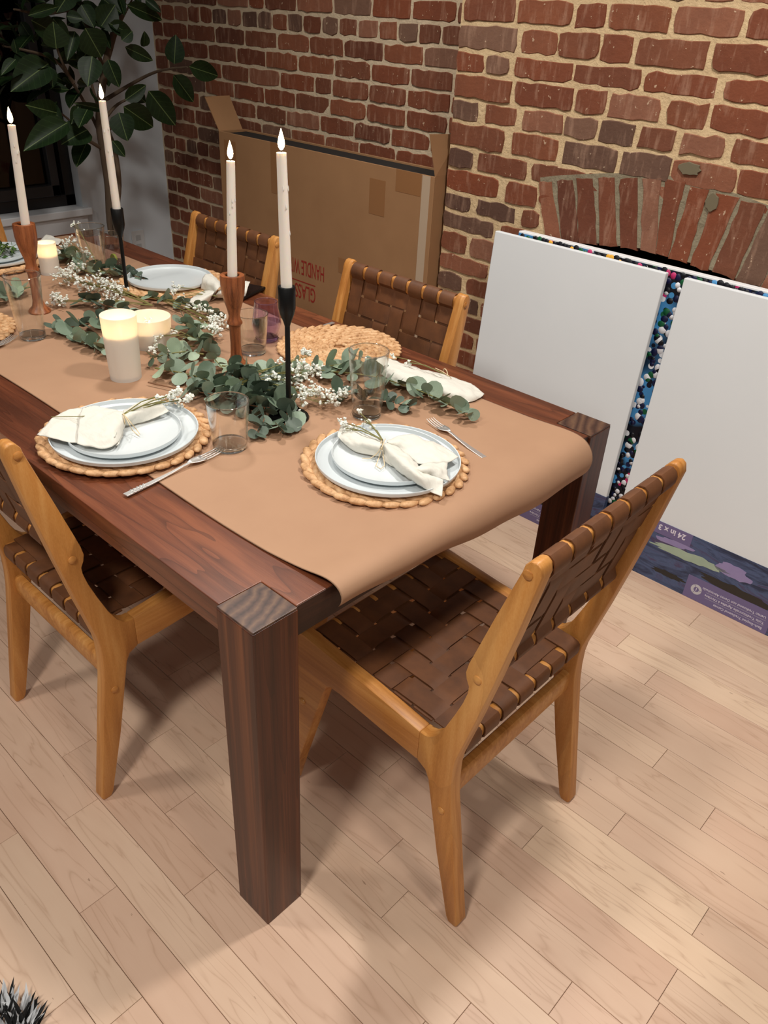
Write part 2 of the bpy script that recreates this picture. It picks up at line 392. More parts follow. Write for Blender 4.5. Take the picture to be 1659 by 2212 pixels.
# ---- bricks
def brick_geo(w, h, d, rnd, amp=.002, rnd_corner=.004):
    """front outline irregular, faces -Y; centre at origin, front at y=0"""
    pts = []
    nx = max(3, int(w / .026)); nz = 3
    def edge(a, b, n): return [(a[0] + (b[0] - a[0]) * i / n, a[1] + (b[1] - a[1]) * i / n) for i in range(n)]
    c = [(-w / 2, -h / 2), (w / 2, -h / 2), (w / 2, h / 2), (-w / 2, h / 2)]
    for i in range(4): pts += edge(c[i], c[(i + 1) % 4], nx if i % 2 == 0 else nz)
    out = []
    for x, z in pts:
        if abs(abs(x) - w / 2) < 1e-6 and abs(abs(z) - h / 2) < 1e-6:
            k = rnd.uniform(.3, 1) * rnd_corner; x -= math.copysign(k, x); z -= math.copysign(k, z)
        out.append((x + rnd.gauss(0, amp * .7), z + rnd.gauss(0, amp)))
    n = len(out); vs = []
    tilt = rnd.gauss(0, .008); tz = rnd.gauss(0, .02)
    for x, z in out: vs.append((x * 1.01, .02, z * 1.02))
    for x, z in out: vs.append((x, d * .45, z))
    for x, z in out: vs.append((x * (1 - .004 / w), -d + tilt * x + tz * z, z * (1 - .005 / h)))
    fs = []
    for r in (0, 1):
        for i in range(n): fs.append((r * n + i, r * n + (i + 1) % n, (r + 1) * n + (i + 1) % n, (r + 1) * n + i))
    fs.append(tuple(range(2 * n, 3 * n)))
    return vs, fs
def in_view(P, mg=50):
    x, y = proj(P); return -mg < x < 1659 + mg and -mg < y < 2212 + mg
class Wall:
    def __init__(s, parent, Y): s.p = parent; s.Y = Y; s.rest = B(); s.n = 0; s.rnd = random.Random(5)
    def brick(s, x0, x1, z0, z1, d=.003, hidden=False, amp=.002):
        w, h = x1 - x0, z1 - z0
        if w < .012: return
        vs, fs = brick_geo(w, h, d + s.rnd.uniform(-.0015, .002), s.rnd, amp)
        P = Vector(((x0 + x1) / 2, s.Y, (z0 + z1) / 2))
        if in_view(P) and not hidden and s.n < 300:
            B().add(vs, fs).obj('brick', BRICK, s.p, P); s.n += 1
        else: s.rest.add(vs, fs, 0, Matrix.Translation(P))
    def finish(s):
        if s.rest.v:
            o = s.rest.obj('brickwork', BRICK, s.p); o['kind'] = 'stuff'
# recess wall, left of the chimney breast
wr = B().box(XL - .12, XE + .3, YR, YR + .1, 0, ZT).obj('wall_back', MORTL)
struct(wr, 'dim red brick recess wall with grey mortar behind the cardboard box', 'wall')
WR = Wall(wr, YR)
zr = [hit(979, y, 1, YR).z for y in (52, 101, 154, 204, 253, 297)]
pitch = (zr[0] - zr[-1]) / 5
ztop = zr[0]
k = -1
row_list = []
z = ztop + pitch * 15
i = 15
while z > 0:
    row_list.append((i, z - pitch, z)); z -= pitch; i -= 1
for i, z0, z1 in row_list:
    header = (i % 8 == 0)
    ln = .098 if header else .203
    x = XL + (0 if i % 2 == 0 else -ln / 2) + R.uniform(-.02, .02)
    while x < XE:
        w = ln + R.uniform(-.012, .012)
        if not header and R.random() < .07: w = .1
        a, b = max(x, XL + .004), min(x + w, XE + .02)
        hid = (-2.33 < a and b < -1.2 and z1 < .98) or z1 < .42
        WR.brick(a + .0045, b - .0045, max(z0, 0) + .0055, z1 - .0055, .003, hid)
        x += w
WR.finish()
# chimney breast with segmental arch
OX0, OX1, OZ = -.69, .06, .95            # opening
cb = B()
cb.box(XE, OX0, YB, YR, 0, OZ + .06); cb.box(OX1, 1.85, YB, YR, 0, OZ + .06); cb.box(XE, 1.85, YB, YR, OZ + .06, ZT)
wc = cb.obj('wall_chimney_breast', MORT)
struct(wc, 'red brick chimney breast with tan mortar and an arched fireplace opening', 'wall')
WC = Wall(wc, YB)
bed = [hit(985, y, 1, YB).z for y in (46, 107, 156, 211, 261, 316, 363, 416, 457, 499, 548, 589, 631)]
rows = [
 [(100, 368), (400, 575), (590, 790), (810, 960), (990, 1345), (1385, 1680)],
 [(75, 200), (220, 330), (365, 655), (670, 1000), (1035, 1390), (1440, 1720)],
 [(75, 340), (365, 655), (680, 825), (855, 1105), (1150, 1345), (1370, 1690)],
 [(65, 170), (215, 365), (405, 605), (620, 780), (800, 970), (1005, 1175), (1220, 1430), (1480, 1740)],
 [(60, 300), (350, 575), (615, 880), (910, 1155), (1170, 1490), (1505, 1760)],
 [(50, 145), (175, 420), (450, 715), (730, 1050), (1070, 1215), (1290, 1640), (1665, 1800)],
 [(45, 275), (320, 470)],
 [(35, 130), (170, 360), (400, 480)], [(25, 250), (290, 482)], [(20, 110), (135, 300), (320, 490)], [(10, 220), (250, 500)], [(5, 85), (115, 330), (350, 500)]]
top = [(bed[0] + .075 * (j + 1), bed[0] + .075 * j) for j in range(14)]
def fill(x, xend, z0, z1, hid=False):
    while x < xend - .02:
        w = R.choice([.205, .205, .2, .1]) + R.uniform(-.015, .015); b = min(x + w, xend)
        WC.brick(x + .006, b - .006, z0 + .006, z1 - .006, .003, hid); x += w
for z1, z0 in top:
    if z1 < ZT: fill(XE + R.choice([0, -.05]) + .004, 1.8, z0, z1)
for r, spans in enumerate(rows):
    z1 = bed[r]; z0 = bed[r + 1] if r + 1 < len(bed) else z1 - .066
    zm = (z0 + z1) / 2; last = None
    for j, (a, b) in enumerate(spans):
        xa = wall_x(960 + a / 2.3733, zm, YB); xb = wall_x(960 + b / 2.3733, zm, YB)
        if j == 0: xa = XE + .001
        if r == 5 and j >= 3:                # thin course squeezed over the arch
            WC.brick(xa - .002, xb + .002, z0 + .016, z1 - .005, .003, False, .003)
        else: WC.brick(xa - .003, xb + .003, z0 + .0055, z1 - .0055, .003, False, .0024)
        last = xb
    if r < 6: fill(last + .012, 1.8, z0, z1)
    elif r == 6: WC.brick(last + .012, last + .07, z0 + .022, z1 - .024, .004)
    if r >= 6: fill(.16, 1.8, z0, z1, True)
z = bed[-1]
while z > .05:
    fill(XE + .002, OX0 - .004, z - .068, z, z < .55); fill(OX1 + .02, 1.8, z - .068, z, True); z -= .068
# voussoirs (soldier bricks of the arch), measured on the wall plane
V = [((490, 930), (555, 930), (520, 1215), (595, 1230)), ((580, 920), (660, 920), (605, 1235), (695, 1245)), ((685, 915), (765, 912), (690, 1245), (780, 1255)),
     ((795, 910), (875, 908), (800, 1255), (885, 1262)), ((905, 910), (995, 912), (905, 1268), (985, 1278)), ((1025, 915), (1115, 920), (1010, 1280), (1080, 1298)),
     ((1140, 920), (1235, 935), (1090, 1300), (1145, 1318)), ((1265, 955), (1355, 975), (1155, 1325), (1240, 1348)), ((1400, 985), (1510, 1015), (1265, 1355), (1350, 1388)),
     ((1530, 1030), (1650, 1060), (1375, 1395), (1490, 1430))]
VP = []
for q in V:
    VP.append([hit(960 + a / 2.3733, b / 2.3733, 1, YB) for a, b in q])
ref = VP[-1]
for j in range(3):
    dx = .072 * (j + 1); VP.append([Vector((p.x + dx + (.004 * (j + 1) if i < 2 else 0), YB, p.z - (.012 if i < 2 else .006) * (j + 1))) for i, p in enumerate(ref)])
rv = random.Random(3)
for tl, tr, bl, br in VP:
    c = (tl + tr + bl + br) / 4; ring = []
    for a, b, n in ((bl, br, 3), (br, tr, 7), (tr, tl, 3), (tl, bl, 7)):
        for i in range(n):
            p = a.lerp(b, i / n) - c; ring.append((p.x * 1.07 + rv.gauss(0, .0018), p.z * 1.01 + rv.gauss(0, .002)))
    n = len(ring); vs = [(x, .03, zz) for x, zz in ring] + [(x, .001, zz) for x, zz in ring] + [(x * .955, -.005, zz * .985) for x, zz in ring]
    fs = [(r * n + i, r * n + (i + 1) % n, (r + 1) * n + (i + 1) % n, (r + 1) * n + i) for r in (0, 1) for i in range(n)] + [tuple(range(2 * n, 3 * n))]
    B().add(vs, fs).obj('arch_brick', BRICK, wc, c)
# lumpy mortar under and behind the arch bricks, grey pointing between them
arch = B(); top_pts = [(q[0].x, q[0].z + .012) for q in VP] + [(VP[-1][1].x, VP[-1][1].z + .01)]
bot_pts = [(q[2].x, q[2].z + .004) for q in VP] + [(VP[-1][3].x, VP[-1][3].z)]
arch.prism([(p[0], p[1]) for p in bot_pts] + [(p[0], p[1]) for p in reversed(top_pts)], YB - .003, YB + .05)
arch.obj('arch_mortar', MORTG, wc)
for (a, b, y0, y1) in ((1215, 1310, 820, 910), (1355, 1400, 985, 1090)):
    p = hit(960 + a / 2.3733, y0 / 2.3733, 1, YB); q = hit(960 + b / 2.3733, y1 / 2.3733, 1, YB)
    n = 18; pl = [((p.x + q.x) / 2 + (abs(q.x - p.x) / 2) * math.cos(6.283 * i / n) * R.uniform(.8, 1.1), (p.z + q.z) / 2 + (abs(p.z - q.z) / 2) * math.sin(6.283 * i / n) * R.uniform(.8, 1.1)) for i in range(n)]
    B().prism(pl, YB - .009, YB + .01).obj('mortar_patch', simple('dark_patch', lin(112, 102, 80), .9), wc, bevel=.001)
WC.finish()
# firebox behind the opening
fb = B(); fb.box(OX0 - .02, OX1 + .02, YR + .38, YR + .42, 0, 1.3); fb.box(OX0 - .04, OX0, YB + .05, YR + .4, 0, 1.3); fb.box(OX1, OX1 + .04, YB + .05, YR + .4, 0, 1.3)
fb.box(OX0 - .04, OX1 + .04, YR + .01, YR + .42, 1.3, 1.34); fb.box(OX0, OX1, YB + .03, YR + .4, -.004, .004)
o = fb.obj('firebox', SOOT, wc)
# ---- window wall
WY, WZ = 1.438, .655                       # window corner
wl = B()
wl.box(XL - .14, XL, WY, YR + .1, 0, ZT); wl.box(XL - .14, XL, -1.3, WY, 0, WZ - .035); wl.box(XL - .14, XL, -1.3, WY, 2.3, ZT)
wl = wl.obj('wall_left', WALLW); struct(wl, 'white painted window wall in shade', 'wall')
wi = mk('window_1', None, None, (XL, WY, WZ)); struct(wi, 'large dark window at night with black frame', 'window')
fr = B(); X0, X1 = -.11, -.06
fr.box(X0, X1, -.05, 0, 0, 1.64); fr.box(X0, X1, -2.6, 0, 0, .05); fr.box(X0, X1, -2.6, 0, 1.59, 1.64); fr.box(X0, X1, -1.33, -1.26, 0, 1.64)
fr.obj('window_frame', WFRAME, wi, bevel=.003)
sa = B(); sa.box(-.10, -.05, -.115, -.075, .05, 1.59); sa.box(-.10, -.05, -1.26, -.075, .05, .10); sa.obj('sash', simple('dark_grey_sash', (.02, .02, .022, 1), .4), wi, bevel=.003)
B().box(-.088, -.084, -1.28, -.04, .04, 1.6).obj('pane', PANE, wi); B().box(-.088, -.084, -2.56, -1.32, .04, 1.6).obj('pane', PANE, wi)
B().box(-.5, -.48, -3.4, .9, -.7, 2.2).obj('night_backdrop', NIGHT, wi)
sl = B().box(XL - .13, XL + .035, -1.25, WY + .03, WZ - .035, WZ - .002).obj('trim_1', TRIMW, bevel=.004); struct(sl, 'white window sill board', 'trim')
ap = B().box(XL, XL + .016, -1.25, WY + .01, WZ - .15, WZ - .037).obj('trim_2', TRIMW, bevel=.003); struct(ap, 'white apron board under the window sill', 'trim')
bb = B().box(XL, XL + .015, -1.25, YR, 0, .12).obj('baseboard_left', TRIMW, bevel=.003); struct(bb, 'white baseboard under the window', 'baseboard')
op = hit(298, 522, 0, XL)
ou = thing('wall_outlet', (XL + .001, op.y, op.z), 'white electrical outlet plate low on the white window wall', 'outlet')
B().box(0, .006, -.036, .036, -.058, .058).obj('cover_plate', OUTLET, ou, bevel=.002)
for zz in (-.022, .022): B().box(.006, .0075, -.014, .014, zz - .013, zz + .013).obj('socket', simple('socket_face', lin(178, 180, 180), .5), ou, bevel=.0005)

# ================================================================== TABLE
TH, TW, TL, LS = .76, 1.05, 2.26, .0895
tb = thing('dining_table', (-TL / 2, TW / 2, 0), 'dark walnut dining table with thick square corner legs', 'table')
def tpart(b, name, m, x0, x1, y0, y1, z0, z1, bev=.002, **kw):
    cx, cy, cz = (x0 + x1) / 2, (y0 + y1) / 2, (z0 + z1) / 2
    q = B().box(x0 - cx, x1 - cx, y0 - cy, y1 - cy, z0 - cz, z1 - cz)
    return q.obj(name, m, tb, Vector((cx, cy, cz)) - tb.location, bevel=bev, **kw)
AP = .006
def notched(name, m, ins, z0_, z1_):
    x0, x1, y0, y1, q = -TL + ins, -ins, ins, TW - ins, LS + .001
    poly = [(-TL + q, y0), (-q, y0), (-q, q), (x1, q), (x1, TW - q), (-q, TW - q), (-q, y1), (-TL + q, y1), (-TL + q, TW - q), (x0, TW - q), (x0, q), (-TL + q, q)]
    n = len(poly); c = tb.location; v = [(x - c.x, y - c.y, z) for z in (z0_, z1_) for x, y in poly]
    return B().add(v, [tuple(range(n - 1, -1, -1)), tuple(range(n, 2 * n))] + [(i, (i + 1) % n, (i + 1) % n + n, i + n) for i in range(n)]).obj(name, m, tb, bevel=.0015)
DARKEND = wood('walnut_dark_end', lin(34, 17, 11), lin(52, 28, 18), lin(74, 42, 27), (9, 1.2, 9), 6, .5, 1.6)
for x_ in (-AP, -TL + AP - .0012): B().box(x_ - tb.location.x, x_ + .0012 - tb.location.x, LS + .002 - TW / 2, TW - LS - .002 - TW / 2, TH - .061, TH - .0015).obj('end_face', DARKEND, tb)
notched('table_top', WAL_X, AP, TH - .034, TH); notched('under_board', WAL_X, AP + .004, TH - .062, TH - .0345)
for x in (-LS, -TL):
    for y in (0, TW - LS):
        tpart(None, 'leg', WAL_Z, x, x + LS, y, y + LS, 0, TH - .0035)
        tpart(None, 'leg_cap', WAL_E, x + .0008, x + LS - .0008, y + .0008, y + LS - .0008, TH - .0034, TH + .0006, .001)
# ---- kraft paper runner that curls over the end
pr_ = [(-2.24 + .11 * i, .7620) for i in range(20)]
pr_ = [(x, z) for x, z in pr_ if x < -.14] + [(-.14, .7625), (-.10, .7645), (-.06, .767), (-.03, .768), (-.008, .7655), (.008, .758), (.020, .746), (.026, .732), (.0275, .718), (.0245, .703), (.018, .690)]
NV = 22; vs = []; fs = []
rp = random.Random(4)
for i, (x, z) in enumerate(pr_):
    for j in range(NV + 1):
        t = j / NV; y0 = .146 + .006 * math.sin(x * 5.1) + (.012 * max(0, 1 + x / .2) if x > -.2 else 0); y1 = .935 + .004 * math.sin(x * 4 + 1)
        y = y0 + (y1 - y0) * t; zz = z
        cur = max(0, (i - (len(pr_) - 9)) / 8)
        edge = math.exp(-((t) / .05) ** 2)
        if x > -1.9 and x < -.1: zz += .0022 * edge * (0.5 + .5 * math.sin(x * 9 + .6)) * (x > -.45) + .0002 * (math.sin(x * 6 + y * 5) + 1) * math.exp(-((t - .1) / .3) ** 2)
        xx = x
        if cur > 0:
            zz += cur * (.030 * (1 - t) ** 3 + .012 * math.sin(t * 5.5 + .4) + .003 * math.sin(t * 23)) ; xx += cur * (-.008 * (1 - t) ** 2)
        vs.append((xx, y, zz))
for i in range(len(pr_) - 1):
    for j in range(NV): a = i * (NV + 1) + j; fs.append((a, a + 1, a + NV + 2, a + NV + 1))
pp = B().add(vs, fs).obj('paper_runner', KRAFT, smooth='all'); m = pp.modifiers.new('s', 'SOLIDIFY'); m.thickness = .0006; m.offset = 1
subsurf(pp, 1)
tag(pp, 'brown kraft paper runner curling over the table end', 'table runner')

# ================================================================== CHAIRS
def weave(path_len, n, first_over, per, amp): pass
def twill(i, j): return 1 if (i + j) % 4 < 2 else -1
def strap_heights(crossings, idx, vert, amp):
    pass
def make_chair():
    W2, TH_ = .2245, .030
    root = mk('woven_chair', None, None, (0, 0, 0)); root.empty_display_size = .1
    post = [(.247, .893), (.250, .907), (.258, .917), (.268, .920), (.276, .914), (.2795, .900), (.258, .785), (.233, .663), (.212, .568), (.193, .488), (.184, .450), (.181, .422), (.182, .38), (.186, .34), (.214, .175), (.2425, .008), (.238, 0), (.220, 0), (.213, .012), (.170, .175), (.137, .324), (.130, .355), (.121, .372), (.100, .383), (.100, .456), (.113, .4565), (.122, .460), (.136, .474), (.151, .503), (.168, .548), (.181, .587), (.1875, .615), (.188, .630), (.1815, .643), (.1785, .656), (.182, .676), (.214, .785)]
    rail = [(.101, .456), (.101, .383), (.02, .388), (-.105, .399), (-.132, .398), (-.143, .388), (-.152, .365), (-.223, .116), (-.252, .006), (-.257, 0), (-.279, 0), (-.284, .008), (-.262, .2), (-.238, .40), (-.236, .468), (-.228, .484), (-.210, .4865), (-.02, .470)]
    for sgn in (-1, 1):
        y0 = sgn * W2; y1 = sgn * (W2 - TH_)
        B().prism(post, min(y0, y1), max(y0, y1)).obj('back_post', CHW, root, bevel=.0032, smooth=True)
        B().prism(rail, min(y0, y1), max(y0, y1)).obj('side_rail_and_front_leg', CHX, root, bevel=.0032, smooth=True)
        for (u, z) in ((.258, .895), (.203, .656), (.168, .300), (-.214, .299)):
            B().lathe([(.0085, 0), (.008, .002), (.005, .0038), (0, .0043)], 14).obj('wood_plug', CHW, root, smooth=True).matrix_local = frame((u, sgn * W2, z), (1, 0, 0), (0, 0, -sgn))
    yi = W2 - TH_
    def bar(name, u, z, ru, rz, m=CHX, yy=None):
        q = B(); prof = [(ru * math.copysign(abs(math.cos(a)) ** .6, math.cos(a)), rz * math.copysign(abs(math.sin(a)) ** .6, math.sin(a))) for a in [2 * math.pi * i / 16 for i in range(16)]]
        yy = yy or yi + .002
        return q.prism([(u + a, z + b) for a, b in prof], -yy, yy).obj(name, m, root, smooth=True)
    TU, TZ, LU, LZ = .262, .893, .204, .655
    bar('top_rail', TU, TZ, .0125, .018); bar('lower_back_rail', LU, LZ, .011, .013)
    bar('rear_seat_rail', .163, .447, .014, .0155); bar('front_seat_rail', -.205, .456, .016, .022)
    bar('rear_stretcher', .161, .340, .0125, .0285); bar('front_stretcher', -.232, .385, .011, .024)
    # woven back
    pitch = (2 * yi) / 7; sw = pitch * .81
    up = Vector((TU - LU, 0, TZ - LZ)); upn = up.normalized(); nb = Vector((-upn.z, 0, upn.x))   # towards the sitter
    nrow = 4; rp_ = (up.length - .024) / nrow
    def offs(s, centers, signs, amp):
        k = 0.0
        for c, sg in zip(centers, signs):
            pass
        # piecewise smooth between crossing centres
        if s <= centers[0]: return amp * signs[0]
        if s >= centers[-1]: return amp * signs[-1]
        for a, b, x, y in zip(centers, centers[1:], signs, signs[1:]):
            if a <= s <= b:
                t = (s - a) / (b - a); t = min(1, max(0, (t - .3) / .4)); t = t * t * (3 - 2 * t); return amp * (x + (y - x) * t)
    AM = .0022
    vc = [.014 + rp_ * (r + .5) for r in range(nrow)]
    hc = [-yi + pitch * (c + .5) for c in range(7)]
    for c in range(7):
        sg = [twill(c, r) for r in range(nrow)]; path = []
        for a in range(7):      # around lower rail
            an = math.radians(200 - a * 30 + 90); path.append(Vector((LU, 0, LZ)) + (nb * math.cos(math.radians(-150 + a * 25)) * 0 + Vector((0, 0, 0))))
        path = []
        for a in (-250, -215, -180, -145, -110, -75, -40): path.append(Vector((LU, 0, LZ)) + nb * (.013 * math.cos(math.radians(a + 0))) + upn * (.0155 * math.sin(math.radians(a))))
        L = up.length
        for i in range(1, 26):
            s_ = .012 + (L - .026) * i / 26; path.append(Vector((LU, 0, LZ)) + upn * s_ + nb * (offs(s_, vc, sg, AM)))
        for a in (-30, 0, 30, 60, 90, 120, 150, 180, 210): path.append(Vector((TU, 0, TZ)) + nb * (.0155 * math.cos(math.radians(a))) + upn * (.0215 * math.sin(math.radians(a))))
        path = path[7:]
        pre = [Vector((LU, 0, LZ)) + nb * (.0135 * math.cos(math.radians(a))) + upn * (.016 * math.sin(math.radians(a))) for a in (40, 5, -35, -70, -105, -140, -175, -205)]
        path = [p + Vector((0, hc[c], 0)) for p in pre + path]
        B().ribbon(path, (0, 1, 0), sw, .0028).obj('back_strap', LEATHER, root, smooth=True)
    for r in range(nrow):
        sg = [-twill(c, r) for c in range(7)]; path = []
        for i in range(43):
            y = -yi + 2 * yi * i / 42; path.append(Vector((LU, y, LZ)) + upn * vc[r] + nb * offs(y, hc, sg, AM))
        B().ribbon(path, upn, rp_ * .88, .0028).obj('cross_strap', LEATHER, root, smooth=True)
    # woven seat
    F = Vector((-.205, 0, .478)); K = Vector((.163, 0, .463)); D = K - F; Dn = D.normalized(); nu = Vector((-Dn.z, 0, Dn.x))
    ns = 7; sp = (D.length - .02) / ns; sc = [.012 + sp * (r + .5) for r in range(ns)]
    sag = lambda s_, y: -.006 * math.sin(math.pi * max(0, min(1, s_ / D.length))) * math.cos(y / yi * 1.2)
    for c in range(7):
        sg = [twill(c, r) for r in range(ns)]; path = []
        for a in (230, 180, 140, 110): path.append(Vector((-.205, 0, .456)) + Vector((.018 * math.cos(math.radians(a)), 0, .023 * math.sin(math.radians(a)))))
        for i in range(0, 40):
            s_ = D.length * i / 39; path.append(F + Dn * s_ + nu * (offs(s_, sc, sg, AM) + sag(s_, hc[c]) + .001))
        for a in (60, 30, 0, -30, -60, -90): path.append(Vector((.163, 0, .447)) + Vector((.0172 * math.copysign(abs(math.cos(math.radians(a))) ** .6, 1), 0, .0175 * math.copysign(abs(math.sin(math.radians(a))) ** .6, a + .001))))
        B().ribbon([p + Vector((0, hc[c], 0)) for p in path], (0, 1, 0), sw, .0028).obj('seat_strap', LEATHER, root, smooth=True)
    for r in range(ns):
        sg = [-twill(c, r) for c in range(7)]; path = []
        for i in range(43):
            y = -yi + 2 * yi * i / 42; path.append(Vector((F.x, y, F.z)) + Dn * sc[r] + nu * (offs(y, hc, sg, AM) + sag(sc[r], y) + .001))
        B().ribbon(path, Dn, sp * .88, .0028).obj('seat_cross_strap', LEATHER, root, smooth=True)
    return root
ch = make_chair()
tag(ch, 'oak chair with woven leather seat at the table end where the paper curls over', 'chair', 'woven leather chairs')
ch.location = (.03, .4835, 0)
dup(ch, (-.709, .165, 0), -math.pi / 2, 'oak chair with woven leather seat on the table side away from the brick wall')
dup(ch, (-.731, .868, 0), math.pi / 2, 'oak chair with woven leather back between the empty round placemat and the cardboard box')
dup(ch, (-1.482, .862, 0), math.pi / 2, 'oak chair with woven leather back behind the empty white plate, beside the black phone')
dup(ch, (-2.25, .555, 0), math.pi, 'oak chair with woven leather back at the table end by the dark window')

# ================================================================== TABLE SETTINGS
ZP = .7630          # top of the paper
def braid_ring(b, r, width, z0, rnd):
    n = max(6, int(2 * math.pi * r / (width * .44))); n -= n % 2
    for i in range(n):
        a = 2 * math.pi * (i + rnd.uniform(-.12, .12)) / n; side = 1 if i % 2 else -1
        L, Wd, Hh = width * rnd.uniform(1.15, 1.4), width * rnd.uniform(.27, .33), width * .20
        rr = r + side * width * .2; ang = a + math.pi / 2 + side * rnd.uniform(.32, .48)
        c = Vector((rr * math.cos(a), rr * math.sin(a), z0 + Hh * (.95 + rnd.uniform(-.1, .12))))
        M = Matrix.Translation(c) @ Matrix.Rotation(ang, 4, 'Z') @ Matrix.Rotation(.16, 4, 'Y') @ Matrix.Diagonal((L * .62, Wd, Hh, 1))
        vs = [(-1, 0, 0)]; fs = []; S_ = 7; ks = (-.62, 0.0, .62)
        for kx in ks:
            rad = math.sqrt(1 - kx * kx) ** .9
            for q in range(S_): t = 2 * math.pi * q / S_; vs.append((kx, rad * math.cos(t), rad * math.sin(t)))
        vs.append((1, 0, 0))
        for q in range(S_):
            fs.append((0, 1 + (q + 1) % S_, 1 + q)); e = len(vs) - 1; base = 1 + 2 * S_
            fs.append((e, base + q, base + (q + 1) % S_))
            for h in range(2): o_ = 1 + h * S_; fs.append((o_ + q, o_ + (q + 1) % S_, o_ + S_ + (q + 1) % S_, o_ + S_ + q))
        b.add(vs, fs, 0, M)
def make_mat(loc, r, label, outer_only, bw=.034):
    t = thing('woven_placemat', loc, label, 'placemat', 'round braided placemats'); rnd = random.Random(int(1000 * abs(loc[0])))
    B().lathe([(0, .001), (r - bw * .5, .001), (r - bw * .45, .004), (0, .004)], 40).obj('backing', simple('straw_backing', lin(150, 104, 62), .8), t)
    rr = r - bw * .5; k = 0
    while rr > bw * .3 and (not outer_only or k < 2):
        b = B(); braid_ring(b, rr, bw, .001, rnd); b.obj('braided_ring', STRAW, t, smooth='all'); rr -= bw * .8; k += 1
    return t
m2 = make_mat((-.213, .512, ZP), .169, 'braided straw placemat under the plates at the short table end', True)
m1 = make_mat((-.657, .196, ZP), .173, 'braided straw placemat hanging over the paper edge onto bare wood', True)
mF = make_mat((-.735, .890, ZP), .166, 'empty round braided straw placemat without a plate', False, .026)
mG = make_mat((-1.475, .868, ZP), .168, 'braided straw placemat under the single empty white plate', True)
mS = make_mat((-2.035, .545, ZP), .172, 'braided straw placemat under the salad plates', True)
mL = make_mat((-1.478, .168, ZP), .170, 'braided straw placemat beside the tall glass and the fork tines', False, .028)
def make_plate(loc, r, label, group):
    h = .0165; p = [(0, 0), (r * .62, 0), (r * .66, .001), (r * .93, .0035), (r * .985, .008), (r, h - .001), (r * .997, h), (r * .984, h - .0005), (r * .968, .0085), (r * .93, .0058), (r * .6, .0045), (0, .0045)]
    o = B().lathe(p, 64).obj('plate', CERAM, None, loc, smooth=True); return tag(o, label, 'plate', group)
ZD = ZP + .0130; ZS = ZD + .0050
make_plate((-.201, .507, ZD), .146, 'large white dinner plate at the short table end, on braided straw', 'white stoneware plates')
make_plate((-.203, .514, ZS), .117, 'small white plate under the napkin knotted with looped twine', 'white stoneware plates')
make_plate((-.643, .188, ZD), .148, 'large white dinner plate on the placemat overhanging bare wood', 'white stoneware plates')
make_plate((-.636, .183, ZS), .114, 'small white plate under the wide flat folded napkin', 'white stoneware plates')
make_plate((-1.480, .862, ZD), .132, 'empty white dinner plate beside the thin black candlestick', 'white stoneware plates')
make_plate((-2.040, .552, ZD), .146, 'large white plate beneath the salad plate', 'white stoneware plates')
make_plate((-2.050, .552, ZS), .118, 'small white plate heaped with green salad', 'white stoneware plates')
# salad
sb = B(); rs = random.Random(8)
for i in range(260):
    a = rs.uniform(0, 6.28); rr = .085 * math.sqrt(rs.random()); hz = .045 * (1 - (rr / .085) ** 2) * rs.random()
    c = Vector((rr * math.cos(a), rr * math.sin(a), .008 + hz)); d = Vector((rs.gauss(0, 1), rs.gauss(0, 1), rs.gauss(0, .45))).normalized() * rs.uniform(.012, .03); w = Vector((-d.y, d.x, rs.gauss(0, .006))).normalized() * rs.uniform(.002, .006)
    if (c + d).z < .007: d.z = abs(d.z)
    sb.add([c - d * .2, c + d * .4 + w + Vector((0, 0, .003)), c + d, c + d * .4 - w], [(0, 1, 2, 3)], i % 4)
sal = sb.obj('green_salad', SALAD, None, (-2.06, .55, ZS)); tag(sal, 'heap of green salad leaves on a white plate', 'salad', kind='stuff')

# ---- napkins: sheets swept through measured cross-sections
WRINK = bpy.data.textures.new('wrinkle', 'CLOUDS'); WRINK.noise_scale = .022; WRINK.noise_depth = 1
def cloth(name, sheets, parent=None, th=.0012, lv=2):
    b = B()
    for rows_ in sheets:
        n = len(rows_[0]); vs = [p for r_ in rows_ for p in r_]
        b.add(vs, [(i * n + j, i * n + j + 1, (i + 1) * n + j + 1, (i + 1) * n + j) for i in range(len(rows_) - 1) for j in range(n - 1)])
    o = b.obj(name, LINEN, parent, smooth='all')
    subsurf(o, lv + 1); o.modifiers['sub'].boundary_smooth = 'PRESERVE_CORNERS'
    d_ = o.modifiers.new('d', 'DISPLACE'); d_.texture = WRINK; d_.strength = .007; d_.mid_level = .42; d_.texture_coords = 'LOCAL'
    m = o.modifiers.new('s', 'SOLIDIFY'); m.thickness = th; m.offset = 1
    return o
def zz(o, s, pts): return [T(o[0] + a / s, o[1] + b / s, z) for a, b, z in pts]
z0 = ZS + .007; zr_ = ZS + .0185
N1 = lambda *p: zz((80, 840), 4.608, p)
